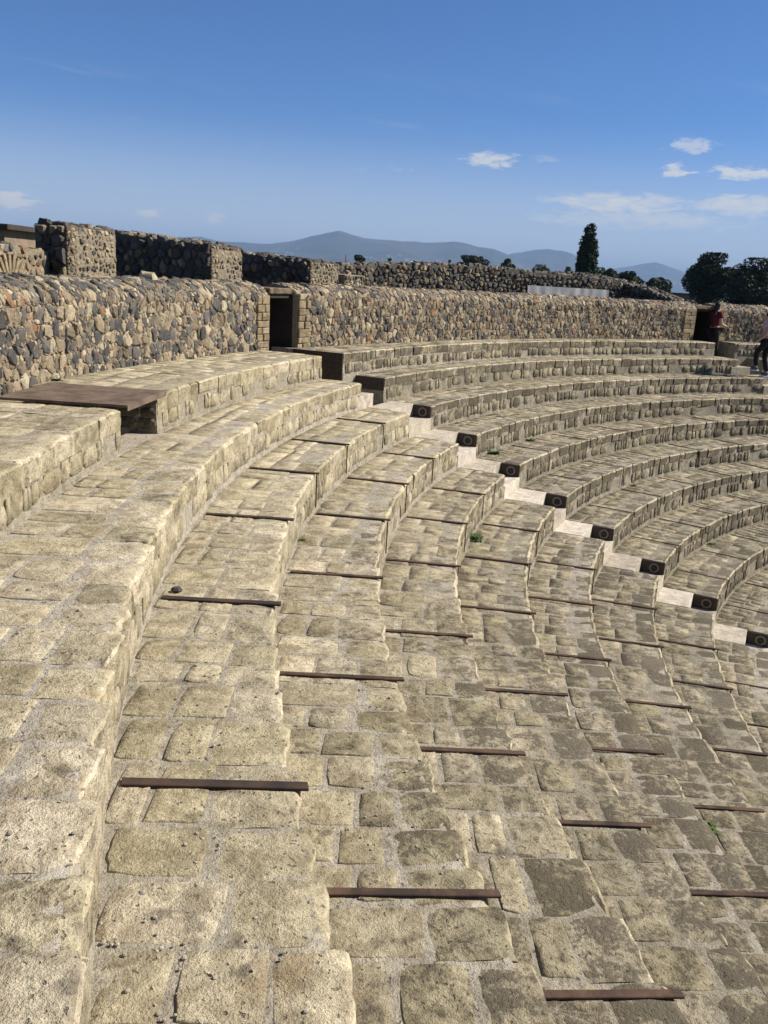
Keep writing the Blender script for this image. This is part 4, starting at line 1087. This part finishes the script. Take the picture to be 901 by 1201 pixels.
def person(label, loc, yaw, J, top_mat, leg_mat, hair_mat, hair_long, shoe, seed, sleeve):
    """J: joints in body space (x right, y forward, z up, metres)"""
    t = thing('person', label, 'person', loc); t.rotation_euler = (0, 0, yaw)
    names = ['pelvis', 'waist', 'chest', 'neck', 'head0', 'head1', 'shl', 'ell', 'wrl', 'hal', 'shr', 'elr', 'wrr', 'har', 'hipl', 'knl', 'anl', 'tol', 'hipr', 'knr', 'anr', 'tor']
    R_ = dict(pelvis=(.135, .105), waist=(.115, .09), chest=(.14, .10), neck=.052, head0=.075, head1=.085, shl=.058, ell=.042, wrl=.028, hal=.034, shr=.058, elr=.042, wrr=.028, har=.034, hipl=.085, knl=.056, anl=.04, tol=.038, hipr=.085, knr=.056, anr=.04, tor=.038)
    E_ = [('pelvis', 'waist'), ('waist', 'chest'), ('chest', 'neck'), ('neck', 'head0'), ('head0', 'head1'), ('chest', 'shl'), ('shl', 'ell'), ('ell', 'wrl'), ('wrl', 'hal'), ('chest', 'shr'), ('shr', 'elr'), ('elr', 'wrr'), ('wrr', 'har'),
          ('pelvis', 'hipl'), ('hipl', 'knl'), ('knl', 'anl'), ('anl', 'tol'), ('pelvis', 'hipr'), ('hipr', 'knr'), ('knr', 'anr'), ('anr', 'tor')]
    ix = {n: i for i, n in enumerate(names)}
    skin('body', [J[n] for n in names], [(ix[a], ix[b]) for a, b in E_], [R_[n] for n in names], SKIN, t)
    # fingers: four and a thumb per hand
    for h, w_ in (('hal', 'wrl'), ('har', 'wrr')):
        H, Wp = Vector(J[h]), Vector(J[w_]); d = (H - Wp).normalized(); s = d.cross(Vector((0, 0, 1)))
        if s.length < .1: s = d.cross(Vector((1, 0, 0)))
        s.normalize(); up = s.cross(d)
        for i, ln in enumerate((.068, .078, .074, .058)):
            b0 = H + s * (.027 - .018 * i); p1 = b0 + d * (ln * .55) - up * .008; p2 = b0 + d * ln * .95 - up * .026
            skin('finger', [tuple(b0), tuple(p1), tuple(p2)], [(0, 1), (1, 2)], [.0095, .009, .0075], SKIN, t, 0, 1)
        b0 = H - d * .03 + s * .03; skin('thumb', [tuple(b0), tuple(b0 + s * .025 + d * .025), tuple(b0 + s * .03 + d * .055)], [(0, 1), (1, 2)], [.012, .0105, .009], SKIN, t, 0, 1)
    def part(name, ns, es, grow, mat):
        i2 = {n: i for i, n in enumerate(ns)}
        rr_ = []
        for n in ns:
            r = R_[n[0] if isinstance(n, tuple) else n]; r = r if isinstance(r, tuple) else (r, r); rr_.append((r[0] * grow + .008, r[1] * grow + .008))
        vs = [tuple(Vector(J[n[0]]).lerp(Vector(J[n[1]]), n[2])) if isinstance(n, tuple) else J[n] for n in ns]
        return skin(name, vs, [(i2[a], i2[b]) for a, b in es], rr_, mat, t)
    sl_, sr_ = ('ell', 'wrl', sleeve - 1) if sleeve > 1 else ('shl', 'ell', sleeve), ('elr', 'wrr', sleeve - 1) if sleeve > 1 else ('shr', 'elr', sleeve)
    nsT = ['pelvis', 'waist', 'chest', ('chest', 'neck', .72), 'shl', 'shr']; esT = [('pelvis', 'waist'), ('waist', 'chest'), ('chest', nsT[3]), ('chest', 'shl'), ('chest', 'shr')]
    if sleeve > 1: nsT += ['ell', 'elr']; esT += [('shl', 'ell'), ('shr', 'elr'), ('ell', sl_), ('elr', sr_)]
    else: esT += [('shl', sl_), ('shr', sr_)]
    nsT += [sl_, sr_]
    part('shirt', nsT, esT, 1.10, top_mat)
    part('trousers', ['pelvis', 'hipl', 'knl', ('knl', 'anl', .93), 'hipr', 'knr', ('knr', 'anr', .93)], [('pelvis', 'hipl'), ('hipl', 'knl'), ('knl', ('knl', 'anl', .93)), ('pelvis', 'hipr'), ('hipr', 'knr'), ('knr', ('knr', 'anr', .93))], 1.10, leg_mat)
    for a, b in (('anl', 'tol'), ('anr', 'tor')):
        A, B = Vector(J[a]), Vector(J[b]); hl = A - (B - A).normalized() * .05
        s_ = skin('shoe', [tuple(Vector((hl.x, hl.y, B.z + .01))), tuple((A + B) / 2 + Vector((0, 0, .0))), tuple(B)], [(0, 1), (1, 2)], [.048, .052, .045], shoe, t)
        dv = Vector((B.x - hl.x, B.y - hl.y, 0)); V, F = bevel_box_vf(Vector(((B.x + hl.x) / 2, (B.y + hl.y) / 2, B.z - .038)), dv * .62, dv.cross(Vector((0, 0, 1))).normalized() * .046, Vector((0, 0, .014)), .01)
        me = mesh('sole', V, F, SOLE); fix_normals(me); so_ = obj('sole', me, s_)
    # head details: hair shell, nose, ears, eyes
    h0, h1 = Vector(J['head0']), Vector(J['head1']); up = (h1 - h0).normalized(); f = Vector((J['face'][0], J['face'][1], J['face'][2])).normalized(); rt = f.cross(up).normalized()
    hc = (h0 + h1) / 2 + up * .02
    hv = [tuple(hc + up * .055 - f * .02), tuple(hc - f * .055), tuple(hc - f * .065 - up * .09), tuple(hc - f * .07 - up * (.30 if hair_long else .12))]
    skin('hair', hv, [(0, 1), (1, 2), (2, 3)], [.094, .085, .07, .05 if hair_long else .03], hair_mat, t)
    skin('nose', [tuple(hc + f * .078 + up * .0), tuple(hc + f * .098 - up * .028)], [(0, 1)], [.010, .014], SKIN, t, 0, 1)
    for s in (-1, 1):
        skin('ear', [tuple(hc + rt * s * .082 - up * .035), tuple(hc + rt * s * .088 + up * .005)], [(0, 1)], [.012, .016], SKIN, t, 0, 1)
        skin('eye', [tuple(hc + f * .080 + rt * s * .03 + up * .008), tuple(hc + f * .084 + rt * s * .036 + up * .008)], [(0, 1)], [.007, .007], HAIR, t, 0, 1)
    skin('mouth', [tuple(hc + f * .082 + rt * .02 - up * .058), tuple(hc + f * .082 - rt * .02 - up * .058)], [(0, 1)], [.006, .006], plain('lips', (.35, .12, .10), .5), t, 0, 1)
    return t
JA = dict(pelvis=(0, 0, .90), waist=(0, .0, 1.06), chest=(0, .0, 1.24), neck=(0, .02, 1.39), head0=(0, .035, 1.47), head1=(0, .045, 1.55), face=(0, 1, -.15),
          shl=(-.165, 0, 1.32), ell=(-.27, .17, 1.40), wrl=(-.14, .22, 1.56), hal=(-.07, .17, 1.59),
          shr=(.165, 0, 1.32), elr=(.21, -.02, 1.06), wrr=(.17, .20, 1.00), har=(.16, .27, .98),
          hipl=(-.085, 0, .86), knl=(-.095, .03, .47), anl=(-.10, -.01, .085), tol=(-.11, .13, .05), hipr=(.085, 0, .86), knr=(.095, .05, .47), anr=(.10, .03, .085), tor=(.11, .17, .05))
person('person in a maroon top shading the face with one raised hand at the far doorway', (*pol(20.15, 116.65, 0)[:2], zt(1) - .205), rad(-62), JA, MAROON, BLACKC, HAIR, True, SHOEB, 1, .55)
JB = dict(pelvis=(0, 0, .92), waist=(0, .02, 1.08), chest=(0, .05, 1.26), neck=(0, .09, 1.41), head0=(0, .11, 1.49), head1=(0, .12, 1.57), face=(0, 1, -.25),
          shl=(-.17, .04, 1.34), ell=(-.23, .02, 1.08), wrl=(-.20, .20, .92), hal=(-.19, .27, .87),
          shr=(.17, .04, 1.34), elr=(.23, -.06, 1.10), wrr=(.22, .05, .88), har=(.22, .10, .82),
          hipl=(-.085, .0, .88), knl=(-.10, .22, .60), anl=(-.10, .16, .225), tol=(-.10, .30, .19), hipr=(.085, -.02, .88), knr=(.10, .02, .48), anr=(.10, -.10, .085), tor=(.11, .05, .05))
person('person in a pink shirt and dark trousers climbing the stair at the far doorway', (*pol(18.5, 116.05, 0)[:2], zt(2) + .010), rad(62), JB, PINK, BLACKC, HAIR, False, SHOEB, 2, .5)

# ------------------------------------------------------------------ air
HAZE = bpy.data.materials.new('haze_air'); HAZE.use_nodes = True; ht = HAZE.node_tree; ht.nodes.clear()
ho = ht.nodes.new('ShaderNodeOutputMaterial'); hv = ht.nodes.new('ShaderNodeVolumePrincipled')
hv.inputs['Color'].default_value = (.30, .45, .71, 1); hv.inputs['Density'].default_value = 8.6e-5; hv.inputs['Anisotropy'].default_value = 0.0
ht.links.new(hv.outputs[0], ho.inputs['Volume'])
V, F = box_vf((0, 0, 295), (62000, 0, 0), (0, 62000, 0), (0, 0, 315))
hz = obj('haze', mesh('haze', V, F, HAZE)); hz['kind'] = 'stuff'; hz['label'] = 'thin pale blue haze in the air'; hz['category'] = 'haze'
